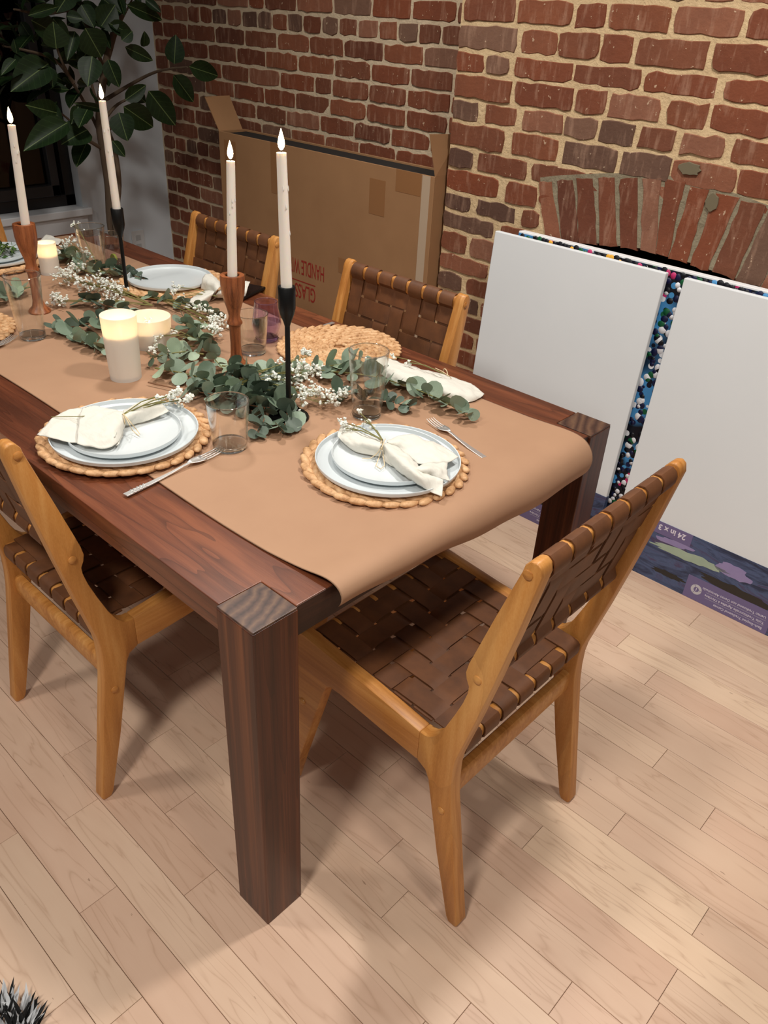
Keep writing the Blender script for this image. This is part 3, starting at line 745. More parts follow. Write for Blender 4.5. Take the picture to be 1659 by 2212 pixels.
nk1 = cloth('napkin', [
  [N1((5, 465, z0 + .006), (70, 385, z0 + .014), (150, 300, z0 + .016), (230, 245, z0 + .016)), N1((200, 505, z0 + .012), (240, 400, z0 + .016), (290, 300, z0 + .016), (350, 205, z0 + .017)), N1((330, 535, z0 + .010), (360, 430, z0 + .012), (400, 300, z0 + .014), (440, 190, z0 + .016)), N1((450, 545, z0 + .004), (480, 430, z0 + .005), (500, 320, z0 + .006), (540, 210, z0 + .006))],
  [N1((400, 552, z0 + .012), (402, 430, z0 + .018), (415, 340, z0 + .020), (430, 260, z0 + .024), (455, 182, z0 + .030), (486, 180, z0 + .032)), N1((520, 575, z0 + .008), (520, 450, z0 + .020), (530, 360, z0 + .022), (545, 280, z0 + .025), (560, 200, z0 + .028), (580, 180, z0 + .028)), N1((640, 602, z0 + .006), (650, 470, z0 + .022), (660, 370, z0 + .025), (670, 300, z0 + .027), (680, 230, z0 + .027), (700, 195, z0 + .026)), N1((800, 582, z0 + .006), (770, 480, z0 + .022), (770, 380, z0 + .028), (780, 310, z0 + .028), (790, 255, z0 + .028), (800, 220, z0 + .024)), N1((872, 345, z0 + .012), (868, 315, z0 + .020), (866, 290, z0 + .024), (862, 268, z0 + .026), (858, 245, z0 + .026), (852, 225, z0 + .022))],
  [N1((800, 582, z0 + .006), (835, 520, z0 + .004), (815, 490, z0 + .010), (775, 478, z0 + .020)), N1((845, 500, z0 + .003), (850, 440, z0 + .006), (830, 400, z0 + .016), (790, 390, z0 + .024)), N1((876, 370, z0 + .003), (878, 330, z0 + .008), (870, 300, z0 + .018), (866, 290, z0 + .022))],
  [N1((876, 362, z0 + .004), (874, 330, z0 + .014), (870, 290, z0 + .024), (864, 255, z0 + .026), (856, 222, z0 + .020)), N1((960, 352, z0 + .002), (950, 310, z0 + .014), (940, 265, z0 + .026), (930, 225, z0 + .026), (930, 185, z0 + .022)), N1((1080, 325, z0 + .002), (1060, 270, z0 + .014), (1040, 215, z0 + .028), (1030, 160, z0 + .030), (1040, 120, z0 + .026)), N1((1210, 280, z0 + .006), (1190, 225, z0 + .014), (1160, 180, z0 + .024), (1140, 140, z0 + .028), (1130, 105, z0 + .028)), N1((1312, 225, z0 + .014), (1295, 200, z0 + .018), (1270, 175, z0 + .022), (1240, 150, z0 + .026), (1200, 118, z0 + .028))]])
tag(nk1, 'ivory linen napkin folded wide and flat, on the plates overhanging bare wood', 'napkin', 'ivory napkins')
N2 = lambda *p: zz((700, 890), 5.184, p)
nk2 = cloth('napkin', [
  [N2((640, 490, z0 + .004), (625, 445, z0 + .014), (628, 405, z0 + .024), (640, 370, z0 + .028), (655, 335, z0 + .024)), N2((500, 478, z0 + .003), (480, 425, z0 + .010), (470, 380, z0 + .024), (490, 330, z0 + .030), (540, 285, z0 + .026)), N2((340, 435, z0 + .003), (310, 390, z0 + .016), (300, 330, z0 + .022), (330, 280, z0 + .028), (390, 235, z0 + .026)), N2((230, 360, z0 + .012), (210, 310, z0 + .016), (220, 270, z0 + .018), (260, 225, z0 + .022), (310, 180, z0 + .026)), N2((150, 270, z0 + .014), (152, 245, z0 + .015), (165, 215, z0 + .016), (190, 170, z0 + .018), (225, 108, z0 + .022))],
  [N2((640, 380, z0 + .018), (660, 365, z0 + .028), (690, 350, z0 + .028), (715, 350, z0 + .022)), N2((700, 520, z0 + .006), (750, 465, z0 + .030), (800, 425, z0 + .028), (830, 400, z0 + .016)), N2((800, 640, z0 + .006), (870, 570, z0 + .036), (930, 520, z0 + .032), (960, 500, z0 + .018)), N2((950, 735, z0 + .010), (985, 680, z0 + .034), (1030, 640, z0 + .032), (1060, 610, z0 + .018)), N2((1120, 850, z0 + .008), (1105, 780, z0 + .020), (1115, 730, z0 + .024), (1130, 700, z0 + .020)), N2((1200, 905, z0 - .004), (1210, 830, z0 + .006), (1220, 770, z0 + .012), (1230, 730, z0 + .014)), N2((1322, 952, z0 - .006), (1328, 880, z0 + .002), (1334, 820, z0 + .008), (1336, 765, z0 + .012))],
  [N2((690, 350, z0 + .022), (700, 345, z0 + .026), (705, 338, z0 + .026), (700, 325, z0 + .022)), N2((790, 400, z0 + .012), (830, 365, z0 + .022), (850, 320, z0 + .026), (840, 280, z0 + .022)), N2((900, 480, z0 + .008), (960, 410, z0 + .016), (1000, 330, z0 + .026), (990, 235, z0 + .026)), N2((980, 530, z0 + .010), (1060, 450, z0 + .018), (1120, 380, z0 + .022), (1130, 330, z0 + .016)), N2((1050, 580, z0 + .014), (1170, 520, z0 + .020), (1260, 430, z0 + .020), (1270, 345, z0 + .012)), N2((1110, 590, z0 + .016), (1260, 555, z0 + .018), (1390, 500, z0 + .016), (1370, 400, z0 + .010)), N2((1380, 572, z0 + .010), (1430, 550, z0 + .011), (1480, 525, z0 + .011), (1505, 512, z0 + .010))],
  [N2((1030, 690, z0 + .020), (1015, 650, z0 + .030), (1050, 605, z0 + .030), (1110, 590, z0 + .020)), N2((1120, 690, z0 + .018), (1150, 660, z0 + .030), (1190, 610, z0 + .030), (1220, 582, z0 + .018)), N2((1260, 735, z0 + .012), (1290, 680, z0 + .020), (1310, 620, z0 + .024), (1330, 580, z0 + .014)), N2((1412, 775, z0 + .006), (1385, 720, z0 + .010), (1360, 650, z0 + .012), (1385, 570, z0 + .010))],
  [N2((640, 480, z0 + .004), (680, 450, z0 + .012), (700, 420, z0 + .016)), N2((720, 600, z0 + .002), (740, 540, z0 + .014), (760, 500, z0 + .018)), N2((800, 605, z0 + .002), (800, 570, z0 + .012), (820, 540, z0 + .016)), N2((795, 660, z0 + .002), (850, 625, z0 + .010), (880, 610, z0 + .012)), N2((900, 668, z0 + .003), (920, 650, z0 + .008), (930, 640, z0 + .010))]])
tag(nk2, 'ivory linen napkin tied in a bow shape on the plates at the short table end', 'napkin', 'ivory napkins')
N3 = lambda *p: [T(a, b, z) for a, b, z in p]
nk3 = cloth('napkin', [
  [N3((802, 790, ZP + .012), (806, 780, ZP + .022), (815, 772, ZP + .030), (830, 770, ZP + .022)), N3((838, 822, ZP + .010), (846, 808, ZP + .030), (858, 794, ZP + .034), (872, 786, ZP + .020)), N3((880, 838, ZP + .008), (892, 822, ZP + .028), (904, 808, ZP + .032), (915, 800, ZP + .018)), N3((930, 850, ZP + .006), (938, 836, ZP + .026), (948, 820, ZP + .030), (955, 808, ZP + .016)), N3((975, 862, ZP + .004), (985, 850, ZP + .022), (1000, 836, ZP + .024), (1010, 826, ZP + .010)), N3((1008, 868, ZP + .003), (1020, 860, ZP + .012), (1030, 850, ZP + .014), (1034, 842, ZP + .006)), N3((1010, 870, ZP + .002), (1030, 863, ZP + .004), (1042, 857, ZP + .005), (1046, 852, ZP + .004))]])
tag(nk3, 'ivory linen napkin rolled lengthwise between the empty placemat and the eucalyptus', 'napkin', 'ivory napkins')
nk4 = cloth('napkin', [
  [N3((396, 668, ZP + .004), (402, 655, ZP + .012), (420, 640, ZP + .016), (440, 628, ZP + .010)), N3((425, 665, ZP + .004), (432, 648, ZP + .022), (446, 634, ZP + .030), (460, 625, ZP + .020)), N3((452, 648, ZP + .006), (458, 638, ZP + .026), (466, 628, ZP + .034), (474, 620, ZP + .026))],
  [N3((434, 624, ZP + .018), (436, 605, ZP + .045), (444, 592, ZP + .055), (456, 592, ZP + .050)), N3((448, 628, ZP + .015), (456, 612, ZP + .050), (464, 602, ZP + .058), (472, 606, ZP + .045)), N3((462, 640, ZP + .012), (468, 628, ZP + .042), (474, 620, ZP + .048), (482, 620, ZP + .034))],
  [N3((462, 642, ZP + .010), (468, 634, ZP + .030), (476, 626, ZP + .034), (484, 622, ZP + .024)), N3((500, 646, ZP + .006), (504, 634, ZP + .030), (508, 622, ZP + .036), (512, 614, ZP + .022)), N3((524, 640, ZP + .006), (522, 628, ZP + .026), (526, 616, ZP + .034), (524, 606, ZP + .034)), N3((530, 640, ZP + .010), (534, 630, ZP + .026), (536, 620, ZP + .034), (541, 610, ZP + .040))]])
tag(nk4, 'ivory linen napkin bunched beside the empty white plate and the phone', 'napkin', 'ivory napkins')
def N5(*p): return [T(a, b, z) for a, b, z in p]
nk5 = cloth('napkin', [[N5((84, 525, ZP + .004), (92, 515, ZP + .012), (100, 507, ZP + .016)), N5((108, 525, ZP + .004), (112, 518, ZP + .012), (118, 512, ZP + .014)), N5((126, 530, ZP + .003), (130, 524, ZP + .008), (134, 520, ZP + .008))]])
tag(nk5, 'small corner of a white napkin beside the short narrow frosted candle', 'napkin', 'ivory napkins')
# twine ties
def tie(px, py, z, tails, label):
    t = thing('twine_tie', T(px, py, z), label, 'twine', 'twine napkin ties'); o = t.location
    dirv = (T(*tails[0][1], z) - T(*tails[0][0], z)); dirv.z = 0; dirv.normalize()
    ring = [Vector((dirv.x * .014 * math.cos(a), dirv.y * .014 * math.cos(a), .010 * math.sin(a))) for a in [6.283 * i / 20 for i in range(21)]]
    B().tube(ring, .0012, 6).obj('wrap', TWINE, t, smooth=True)
    for tl in tails[1:]:
        B().tube([T(a, b, zq) - o for a, b, zq in tl], .0009, 6).obj('tail', TWINE, t, smooth=True)
tie(268, 905, z0 + .022, [((265, 890), (272, 922)), [(268, 895, z0 + .034), (280, 918, z0 + .030), (286, 930, z0 + .006), (300, 941, z0 + .003)], [(268, 895, z0 + .034), (284, 915, z0 + .026), (295, 928, z0 + .006), (302, 938, z0 + .003)]], 'pale twine tied around the wide flat napkin')
tie(824, 960, z0 + .022, [((830, 948), (818, 976)), [(832, 948, z0 + .036), (824, 968, z0 + .030), (812, 982, z0 + .012), (800, 990, z0 + .004), (782, 990, z0 + .003)], [(826, 965, z0 + .03), (818, 990, z0 + .006), (812, 1006, z0 + .003), (822, 1013, z0 + .003), (831, 1006, z0 + .004), (828, 985, z0 + .01), (826, 965, z0 + .03)]], 'pale twine with a loop tied around the bow-shaped napkin')
tie(962, 806, ZP + .020, [((955, 800), (970, 815)), [(940, 795, ZP + .034), (955, 802, ZP + .036), (970, 812, ZP + .034), (975, 818, ZP + .02)]], 'pale twine around the rolled napkin')

# ---- forks
def fork(p0, p1, label, ridged):
    """p0 handle end, p1 tine tips (world xy)"""
    d = Vector((p1[0] - p0[0], p1[1] - p0[1], 0)); L = d.length; t = thing('fork', (p0[0], p0[1], ZP + .0005), label, 'fork', 'stainless steel forks', math.atan2(d.y, d.x))
    s_ = L / .2
    pth = [(0, .0065, .0018), (.02, .0062, .0018), (.05, .0055, .002), (.09, .0036, .004), (.115, .0028, .0065), (.128, .0034, .007)]
    v = []; f = []
    for x, w, z in pth:
        for a, b in ((-1, -.0013), (1, -.0013), (1, .0013), (-1, .0013)): v.append((x * s_, a * w, z + b))
    for i in range(len(pth) - 1):
        for k in range(4): a = i * 4 + k; c = i * 4 + (k + 1) % 4; f.append((a, c, c + 4, a + 4))
    f += [(3, 2, 1, 0), tuple(range(4 * len(pth) - 4, 4 * len(pth)))]
    hd = B().add(v, f).obj('handle', STEEL, t, bevel=.0007)
    if ridged:
        for k in range(5):
            for sg in (-1, 1): B().box((.012 + .006 * k) * s_, (.0155 + .006 * k) * s_, sg * .0036 - .0028, sg * .0036 + .0028, .003, .0043).obj('ridge', STEEL, hd, bevel=.0006)
    v = []; f = []; pr2 = [(.126, .0034, .007), (.135, .009, .0062), (.143, .0115, .005), (.152, .0118, .004), (.158, .0116, .004)]
    for x, w, z in pr2:
        for j in range(7): q = -1 + j / 3; v.append((x * s_, q * w, z + .002 * q * q)); 
    f = [(i * 7 + j, i * 7 + j + 1, (i + 1) * 7 + j + 1, (i + 1) * 7 + j) for i in range(4) for j in range(6)]
    h2 = B().add(v, f).obj('head', STEEL, t, smooth='all'); m = h2.modifiers.new('s', 'SOLIDIFY'); m.thickness = .0014; m.offset = 0
    for j in range(4):
        y = (-1 + 2 * j / 3) * .0098; pts = [(.156 * s_, y, .0042), (.172 * s_, y * .98, .004), (.188 * s_, y * .95, .0055), (.2 * s_, y * .93, .0085)]
        B().tube(pts, [.0016, .0015, .0012, .0005], 6).obj('tine', STEEL, h2, smooth=True)
fork((-.456, .070), (-.479, .308), 'stainless fork with ridged handle lying across the bare wood and paper', True)
fork((-.096, .691), (-.285, .737), 'plain stainless fork lying flat on the paper beside the eucalyptus tip', False)
fork((-1.205, .055), (-1.337, .286), 'stainless fork with only its tines near the tall clear glass', True)
fork((-.893, 1.020), (-.886, .845), 'stainless fork across the table edge between the empty placemat and the chair facing it', False)

# ---- glasses
def tumbler(name, base, rb, rt, h, label, group, mat_g=None, mat_b=None, fill=None, belly=None, ribs=0):
    t = thing(name, (base[0], base[1], ZP), label, 'glass', group); mg = mat_g or GLASS; mb = mat_b or GBASE; th = .0016
    out = []; inn = []
    for i in range(13):
        k = i / 12; r_ = rb + (rt - rb) * k
        if belly: r_ = belly(k)
        out.append((r_, .006 + (h - .006) * k)); inn.append((r_ - th, .012 + (h - .012) * k))
    q = B().lathe(out + [(out[-1][0] - th * .5, h + .0006)] + inn[::-1], 48 if not ribs else ribs * 4)
    if ribs:
        q.v = [(x * (1 + .02 * math.cos(ribs * math.atan2(y, x))), y * (1 + .02 * math.cos(ribs * math.atan2(y, x))), z) for x, y, z in q.v]
    q.obj('wall', mg, t, smooth=True)
    B().lathe([(0, .0004), (rb * .9, .0004), (rb * .985, .002), (out[1][0] * .99, .0075), (inn[0][0], .0125), (inn[0][0] * .8, .0115), (0, .0105)], 48).obj('base', mb, t, smooth=True)
    rim = [((rt if not belly else belly(1)) - th / 2) * 1.0 for _ in range(1)][0]
    B().tube([(rim * math.cos(a), rim * math.sin(a), h + .0004) for a in [6.2832 * i / 48 for i in range(49)]], .0013, 8, cap=False).obj('rim', mb, t, smooth=True)
    if fill:
        k = fill; rr = (rb + (rt - rb) * k if not belly else belly(k)) - th - .0003
        pr3 = [(0, .0125)] + [(((rb + (rt - rb) * j / 6 * k) if not belly else belly(j / 6 * k)) - th - .0004, .0128 + (h - .012) * k * j / 6) for j in range(7)] + [(0, .0128 + (h - .012) * k)]
        B().lathe(pr3, 40).obj('water', WATER, t, smooth=True)
    return t
GG = 'drinking glasses'
tumbler('short_tumbler', (-.483, .331), .0355, .0435, .104, 'short empty clear tumbler above the ridged fork', GG)
tumbler('tall_tumbler', (-.403, .654), .0335, .0445, .154, 'tall empty clear tumbler behind the plate at the short table end', GG)
tumbler('tall_tumbler', (-1.311, .322), .0325, .0460, .165, 'tall empty clear tumbler in front of a turned wooden candlestick', GG)
tumbler('stemless_glass', (-.910, .785), .026, .032, .107, 'purple tinted stemless glass with water in it', GG, GLASSP, GBASEP, .42, lambda k: .026 + .0145 * math.sin(min(1, k * 1.9 + .12) * 1.5708) - .010 * max(0, k - .4) / .6)
tumbler('short_tumbler', (-.863, .699), .0335, .0420, .105, 'short empty clear tumbler in front of the purple glass', GG)
tumbler('tall_tumbler', (-1.727, .743), .0310, .0465, .150, 'tall clear tumbler by the thin black candlestick, in front of the ribbed glass', GG)
rg = tumbler('ribbed_glass', (-1.790, .850), .0310, .0400, .100, 'ribbed clear glass holding a lime wedge', GG, None, None, .5, None, 18)
lm = B().prism([(.018 * math.cos(a), .018 * math.sin(a)) for a in [math.pi * i / 8 for i in range(9)]], -.004, .004).obj('lime_wedge', LIME, None, (-1.790, .850, ZP + .016), bevel=.001); tag(lm, 'lime wedge inside the ribbed glass', 'lime')

# ---- candles
def flame(t, loc, h=.036, r=.0062, power=.9, lean=(0, 0)):
    prof = [(0, 0), (.45, .04), (.85, .16), (1, .3), (.9, .46), (.62, .66), (.3, .85), (0, 1)]
    b = B().lathe([(r * a, h * z) for a, z in prof], 14); b.v = [(x + lean[0] * (z / h) ** 2, y + lean[1] * (z / h) ** 2, z) for x, y, z in b.v]
    f = b.obj('flame', FLAME, t, Vector(loc) + Vector((0, 0, .004)), smooth='all')
    B().tube([(0, 0, -.003), (.0004, 0, .005), (.0012, 0, .009)], .0008, 6).obj('wick', WICK, t, loc)
    l = bpy.data.lights.new('flame_light', 'POINT'); l.energy = power; l.color = (1, .70, .36); l.shadow_soft_size = .006
    lo = mk('flame_light', None, t); bpy.data.objects.remove(lo); lo = bpy.data.objects.new('flame_light', l); COL.objects.link(lo); lo.parent = t; lo.location = Vector(loc) + Vector((0, 0, h * .5))
def taper(base, z0_, z1_, lean, label):
    t = thing('taper_candle', (base[0], base[1], z0_), label, 'candle', 'lit taper candles'); h = z1_ - z0_
    b = B(); n = 12; pts = []; rad = []
    for i in range(n + 1):
        k = i / n; pts.append((lean[0] * k, lean[1] * k, h * k)); rad.append(.0118 - .0022 * k)
    pts.append((lean[0], lean[1], h + .0005)); rad.append(.007)
    b.tube(pts, rad, 24).obj('wax', WAX, t, smooth=True)
    rd = random.Random(int(h * 1e4))
    for q in range(4):
        k = rd.uniform(.45, .9); a = rd.uniform(-1.2, .6); M = Vector((lean[0] * k + .0108 * math.cos(a), lean[1] * k + .0108 * math.sin(a), h * k))
        B().lathe([(0, -.006), (.0012, -.005), (.0016, -.002), (.001, .002), (0, .006)], 8).obj('wax_drip', WAX, t, M, smooth='all')
    flame(t, (lean[0], lean[1], h), .038, .0065)
def wood_holder(base, h, ring_z, label):
    t = thing('wooden_candlestick', (base[0], base[1], ZP), label, 'candlestick', 'turned wooden candlesticks'); q = ring_z
    lower = [(0, 0), (.030, 0), (.031, .003), (.028, .008), (.018, .018), (.0140, .032), (.0128, q * .55), (.0138, q - .012), (.0150, q - .004)]
    B().lathe(lower + [(0, q - .004)], 40).obj('foot_and_stem', HOLD, t, smooth=True)
    B().lathe([(0, q - .004), (.0150, q - .004), (.0190, q), (.0192, q + .003), (.0155, q + .010), (.0140, q + .020), (.0165, q + .034), (.0225, q + .054), (.0272, q + .074), (.0292, q + .095), (.0294, h - .004), (.0286, h), (.0175, h), (.0170, h - .002), (.0165, h - .02), (0, h - .02)], 40).obj('cup', HOLD, t, smooth=True)
    B().lathe([(.0125, h - .0195), (.0164, h - .0195), (.0166, h - .004), (.0162, h - .004), (.0125, h - .019)], 32).obj('liner', BLACK, t, smooth=True)
def black_holder(base, h, label):
    t = thing('black_candlestick', (base[0], base[1], ZP), label, 'candlestick', 'thin black candlesticks')
    B().lathe([(0, 0), (.045, 0), (.0455, .002), (.044, .005), (.030, .007), (.010, .010), (.0062, .016), (0, .016)], 40).obj('foot', BLACK, t, smooth=True)
    B().lathe([(0, .012), (.0058, .012), (.0056, h - .080), (0, h - .080)], 20).obj('stem', BLACK, t, smooth=True)
    B().lathe([(0, h - .084), (.0056, h - .084), (.0085, h - .074), (.0150, h - .058), (.0178, h - .045), (.0180, h - .001), (.0172, h), (.0135, h), (.0130, h - .016), (0, h - .016)], 32).obj('cup', BLACK, t, smooth=True)
black_holder((-.509, .514), .295, 'thin matte black candlestick standing in the eucalyptus by the short tumbler')
taper((-.509, .514), ZP + .280, .765 + .5435, (-.004, -.004), 'white taper burning in the black candlestick among the eucalyptus')
black_holder((-1.506, .722), .246, 'thin matte black candlestick beside the empty white plate')
taper((-1.506, .722), ZP + .231, .765 + .5255, (-.002, -.002), 'white taper burning in the black candlestick beside the empty plate')
wood_holder((-.815, .608), .231, .113, 'turned wooden candlestick beside the short tumbler and purple glass')
taper((-.815, .608), ZP + .212, .765 + .479, (.006, .008), 'white taper burning in the wooden candlestick by the purple glass')
wood_holder((-1.491, .432), .243, .118, 'turned wooden candlestick behind the tall clear glass, near the salad')
taper((-1.489, .436), ZP + .224, .765 + .482, (.004, .010), 'white taper burning in the wooden candlestick near the salad')
def pillar(base, rb, rt, h, wax, label, power, name='pillar_candle'):
    t = thing(name, (base[0], base[1], ZP), label, 'candle', 'frosted glass candles'); th = .0022
    def rr(k): return rb + (rt - rb) * k
    out = [(rr(k), h * k) for k in [i / 8 for i in range(9)]]; inn = [(rr(k) - th, .008 + (h - .008) * k) for k in [i / 8 for i in range(9)]]
    B().lathe([(0, 0), (rb * .96, 0)] + out + [(rt - th / 2, h + .0006)] + inn[::-1] + [(0, .008)], 56).obj('frosted_holder', FROST, t, smooth=True)
    wz = h * wax; B().lathe([(0, .0085)] + [(rr(.008 / h) - th - .001, .0085), (rr(wax) - th - .001, wz - .001), (rr(wax) - th - .004, wz), (0, wz - .002)], 48).obj('wax', WAX, t, smooth=True)
    flame(t, (0, 0, wz), .020, .005, power)
pillar((-.932, .365), .0365, .0415, .155, .70, 'tall frosted glass candle glowing on the open paper', .75)
pillar((-1.075, .530), .050, .0555, .078, .55, 'wide low frosted glass candle behind the tall frosted one', .9)
pillar((-1.815, .634), .030, .0300, .098, .60, 'short frosted glass candle between the salad and the baby\'s breath', .5)
# ---- phone
ph = T(527, 634, ZP); pt = thing('phone', (ph.x, ph.y, ZP + .0002), 'black phone lying flat under the end of the bunched napkin', 'phone', None, .35)
B().box(-.036, .036, -.074, .074, 0, .0085).obj('case', BLACK, pt, bevel=.003, seg=3); B().box(-.033, .033, -.071, .071, .0085, .0089).obj('screen', PHONE, pt)

# ================================================================== CANVASES BY THE FIREPLACE
def lean_board(name, x0, x1, yb, yt, h, th, label, cat, group=None):
    """board standing on its lower edge, leaning towards the wall; local x along the wall, local z up the board, front at y=0"""
    t = thing(name, (x0, yb, 0), label, cat, group); ang = math.asin((yt - yb) / h); t.rotation_euler = (-ang, 0, 0); return t
CH = .944; CWD = .608
def canvas(x0, label):
    t = lean_board('blank_canvas', x0, x0 + CWD, 1.635, 1.702, CH, .02, label, 'canvas', 'blank white canvases')
    B().box(0, CWD, 0, .020, .001, CH).obj('stretched_canvas', CANVAS, t, bevel=.003)
    lb = B().box(-.0006, CWD + .0006, -.0009, .0205, .0, .210).obj('paper_sleeve', PRINT, t)
    p = B().box(.277, .545, -.0016, -.0006, .0005, .080).obj('purple_panel', PURPLE, lb)
    q = B().box(.100, .252, -.0016, -.0006, .168, .210).obj('size_tag', PURPLE, lb)
    def flat(name, pts, m, y=-.0014):
        n = len(pts); return B().prism(pts, y, y + .0008).obj(name, m, lb)
    rq = random.Random(2)
    def blob(cx, cz, a, b, n=22, ang=0):
        o_ = []
        for i in range(n):
            w = 6.283 * i / n; k = 1 + rq.uniform(-.22, .2); x, zz_ = a * math.cos(w) * k, b * math.sin(w) * k
            o_.append((cx + x * math.cos(ang) - zz_ * math.sin(ang), cz + x * math.sin(ang) + zz_ * math.cos(ang)))
        return o_
    flat('lilac_paint_dab', blob(.398, .150, .052, .023, 26, -.1), LILAC); flat('mint_paint_stroke', blob(.262, .135, .115, .014, 34, .06), MINT); flat('lilac_paint_stroke', blob(.205, .158, .062, .010, 24, .1), LILAC)
    flat('dark_paint_stroke', blob(.215, .045, .055, .010, 24, .02), simple('olive_black_print', lin(42, 40, 38), .5)); flat('dark_paint_stroke', blob(.43, .094, .13, .014, 30, -.03), simple('olive_black_print', lin(46, 42, 38), .5))
    def txt(body, size, x, z, m, par, bold=0.0):
        o_ = mk('lettering', text_mesh(body, size, m, bold), par); o_.matrix_local = Matrix(((-1, 0, 0, x), (0, 0, -1, -.0018), (0, -1, 0, z), (0, 0, 0, 1))); return o_
    for body, zz_ in (('Back-Stapled Traditional Canvas', .0105), ('Toile Traditionnelle Agraf\u00e9e \u00e0 l\u2019Arri\u00e8re', .0300), ('Lienzo Tradicional con Dorso Abrochado', .0500)):
        txt(body, .0118, .530, zz_ + .008, WHITEINK, lb)
    for zz_ in (.0255, .0450): B().box(.345, .532, -.0019, -.0015, zz_, zz_ + .0005).obj('rule', GREYINK, lb)
    txt('24 in x 3', .026, .232, .200, WHITEINK, lb, .0006)
    M = Matrix(((1, 0, 0, .313), (0, 0, 1, -.0017), (0, -1, 0, .040), (0, 0, 0, 1)))
    B().lathe([(.0085, 0), (.0175, 0), (.0175, .0004), (.0085, .0004)], 40, close=True).obj('round_badge', GREYINK, lb).matrix_local = M
    for a in (.5, 2.6, 4.7): B().box(-.0005, .0005, .0088, .0172, -.0004, .0008).obj('badge_spoke', PURPLE, lb).matrix_local = M @ Matrix.Rotation(a, 4, 'Z')
    txt('1', .014, .3165, .045, WHITEINK, lb, .0003)
    return t
canvas(-.841, 'blank white canvas with a purple sleeve, partly behind the table corner leg')
canvas(-.178, 'blank white canvas with a purple sleeve, reaching past the fireplace arch beyond the chair')
pt2 = lean_board('dotted_painting', -.775, .6, 1.672, 1.742, .952, .03, 'colourful dotted painting standing behind the two blank canvases', 'painting')
B().box(0, 1.40, 0, .033, .001, .952).obj('canvas_edge', simple('white_canvas_edge', lin(238, 238, 238), .7), pt2, bevel=.002)
B().box(.001, 1.399, -.0012, -.0002, .002, .946).obj('painted_face', DOTS, pt2)
rd = random.Random(21)
dc = [simple('dot_%d' % i, lin(*c), .4) for i, c in enumerate([(12, 14, 24), (16, 22, 62), (18, 92, 54), (236, 236, 240), (78, 152, 208), (196, 50, 108), (238, 178, 58)])]
dm = [B().lathe([(.011, 0), (.0107, .0004), (0, .0006)], 12).mesh('paint_dot', m, 'all') for m in dc]
def dot(x, z, ci, k=1.0):
    o_ = mk('paint_dot', dm[ci], pt2); o_.matrix_local = Matrix(((k, 0, 0, x), (0, 0, -1, -.0010), (0, k * rd.uniform(.85, 1.2), 0, z), (0, 0, 0, 1)))
for i in range(74):       # row of dots along the top edge
    x = .02 + 1.15 * i / 74; left = x < .55
    dot(x + rd.uniform(-.004, .004), .936 + rd.uniform(-.006, .004), rd.choice([0, 0, 5, 6, 2, 0, 5] if left else [0, 1, 4, 0, 2, 1, 4]), rd.uniform(.7, 1.1))
for i in range(170):      # dots in the strip between the canvases
    z = .01 + .915 * i / 170; x = .536 + rd.uniform(0, .080)
    dot(x, z, rd.choice([3, 3, 0, 1, 2, 1] if z > .3 else [3, 3, 3, 2, 0, 0]), rd.uniform(.6, 1.15) * (.8 if z < .35 else 1))

# ================================================================== CARDBOARD BOX
BX0, BX1, BY0, BY1, BZ = -2.375, -1.150, 1.745, 1.885, 1.056
bxo = thing('cardboard_box', ((BX0 + BX1) / 2, (BY0 + BY1) / 2, 0), 'large flat cardboard box standing open against the brick recess wall', 'box')
bo = bxo.location
def bpart(name, m, x0, x1, y0, y1, z0, z1, bev=.0015): return B().box(x0 - bo.x, x1 - bo.x, y0 - bo.y, y1 - bo.y, z0, z1).obj(name, m, bxo, bevel=bev)
c_ = .005
bpart('front_panel', CARD, BX0, BX1, BY0, BY0 + c_, 0, BZ); bpart('back_panel', CARD, BX0, BX1, BY1 - c_, BY1, 0, BZ)
bpart('side_panel', CARD, BX0, BX0 + c_, BY0 + c_, BY1 - c_, 0, BZ); bpart('side_panel', CARD, BX1 - c_, BX1, BY0 + c_, BY1 - c_, 0, BZ); bpart('bottom', CARDD, BX0 + c_, BX1 - c_, BY0 + c_, BY1 - c_, 0, c_)
fl_ = B().add([(-.07, 0, 0), (.05, 0, 0), (.06, -.045, .128), (-.072, -.045, .128)], [(0, 1, 2, 3)]).obj('end_flap', CARD, bxo)
fl_.matrix_local = Matrix.Translation(Vector((BX0, (BY0 + BY1) / 2, BZ)) - bo) @ Matrix.Rotation(-math.pi / 2, 4, 'Z'); m = fl_.modifiers.new('s', 'SOLIDIFY'); m.thickness = .004
p_ = [hit(*q, 1, BY0 + .01) for q in ((478, 277), (530, 276), (512, 214), (456, 209))]
fl_.matrix_local = Matrix.Identity(4); fl_.data.clear_geometry()
fl_.data.from_pydata([tuple(Vector((BX0, BY0 + .004, BZ)) - bo), tuple(Vector((BX0, BY1 - .01, BZ)) - bo), tuple(Vector((BX0 - .075, BY1 - .015, BZ + .125)) - bo), tuple(Vector((BX0 - .075, BY0 - .006, BZ + .125)) - bo)], [], [(0, 1, 2, 3)])
f2 = B().add([Vector((BX1, BY0 + .004, BZ)) - bo, Vector((BX1, BY1 - .01, BZ)) - bo, Vector((BX1 - .004, BY1 - .012, BZ + .128)) - bo, Vector((BX1 - .020, BY0 - .018, BZ + .134)) - bo], [(0, 1, 2, 3)]).obj('end_flap', CARD, bxo); m = f2.modifiers.new('s', 'SOLIDIFY'); m.thickness = .004
bpart('dark_inner_slab', simple('black_slab', (.01, .009, .008, 1), .8), BX0 + .03, BX1 - .03, BY0 + .012, BY1 - .012, c_, BZ - .006)  # solid black slab put in for the contents and the box's dark inside
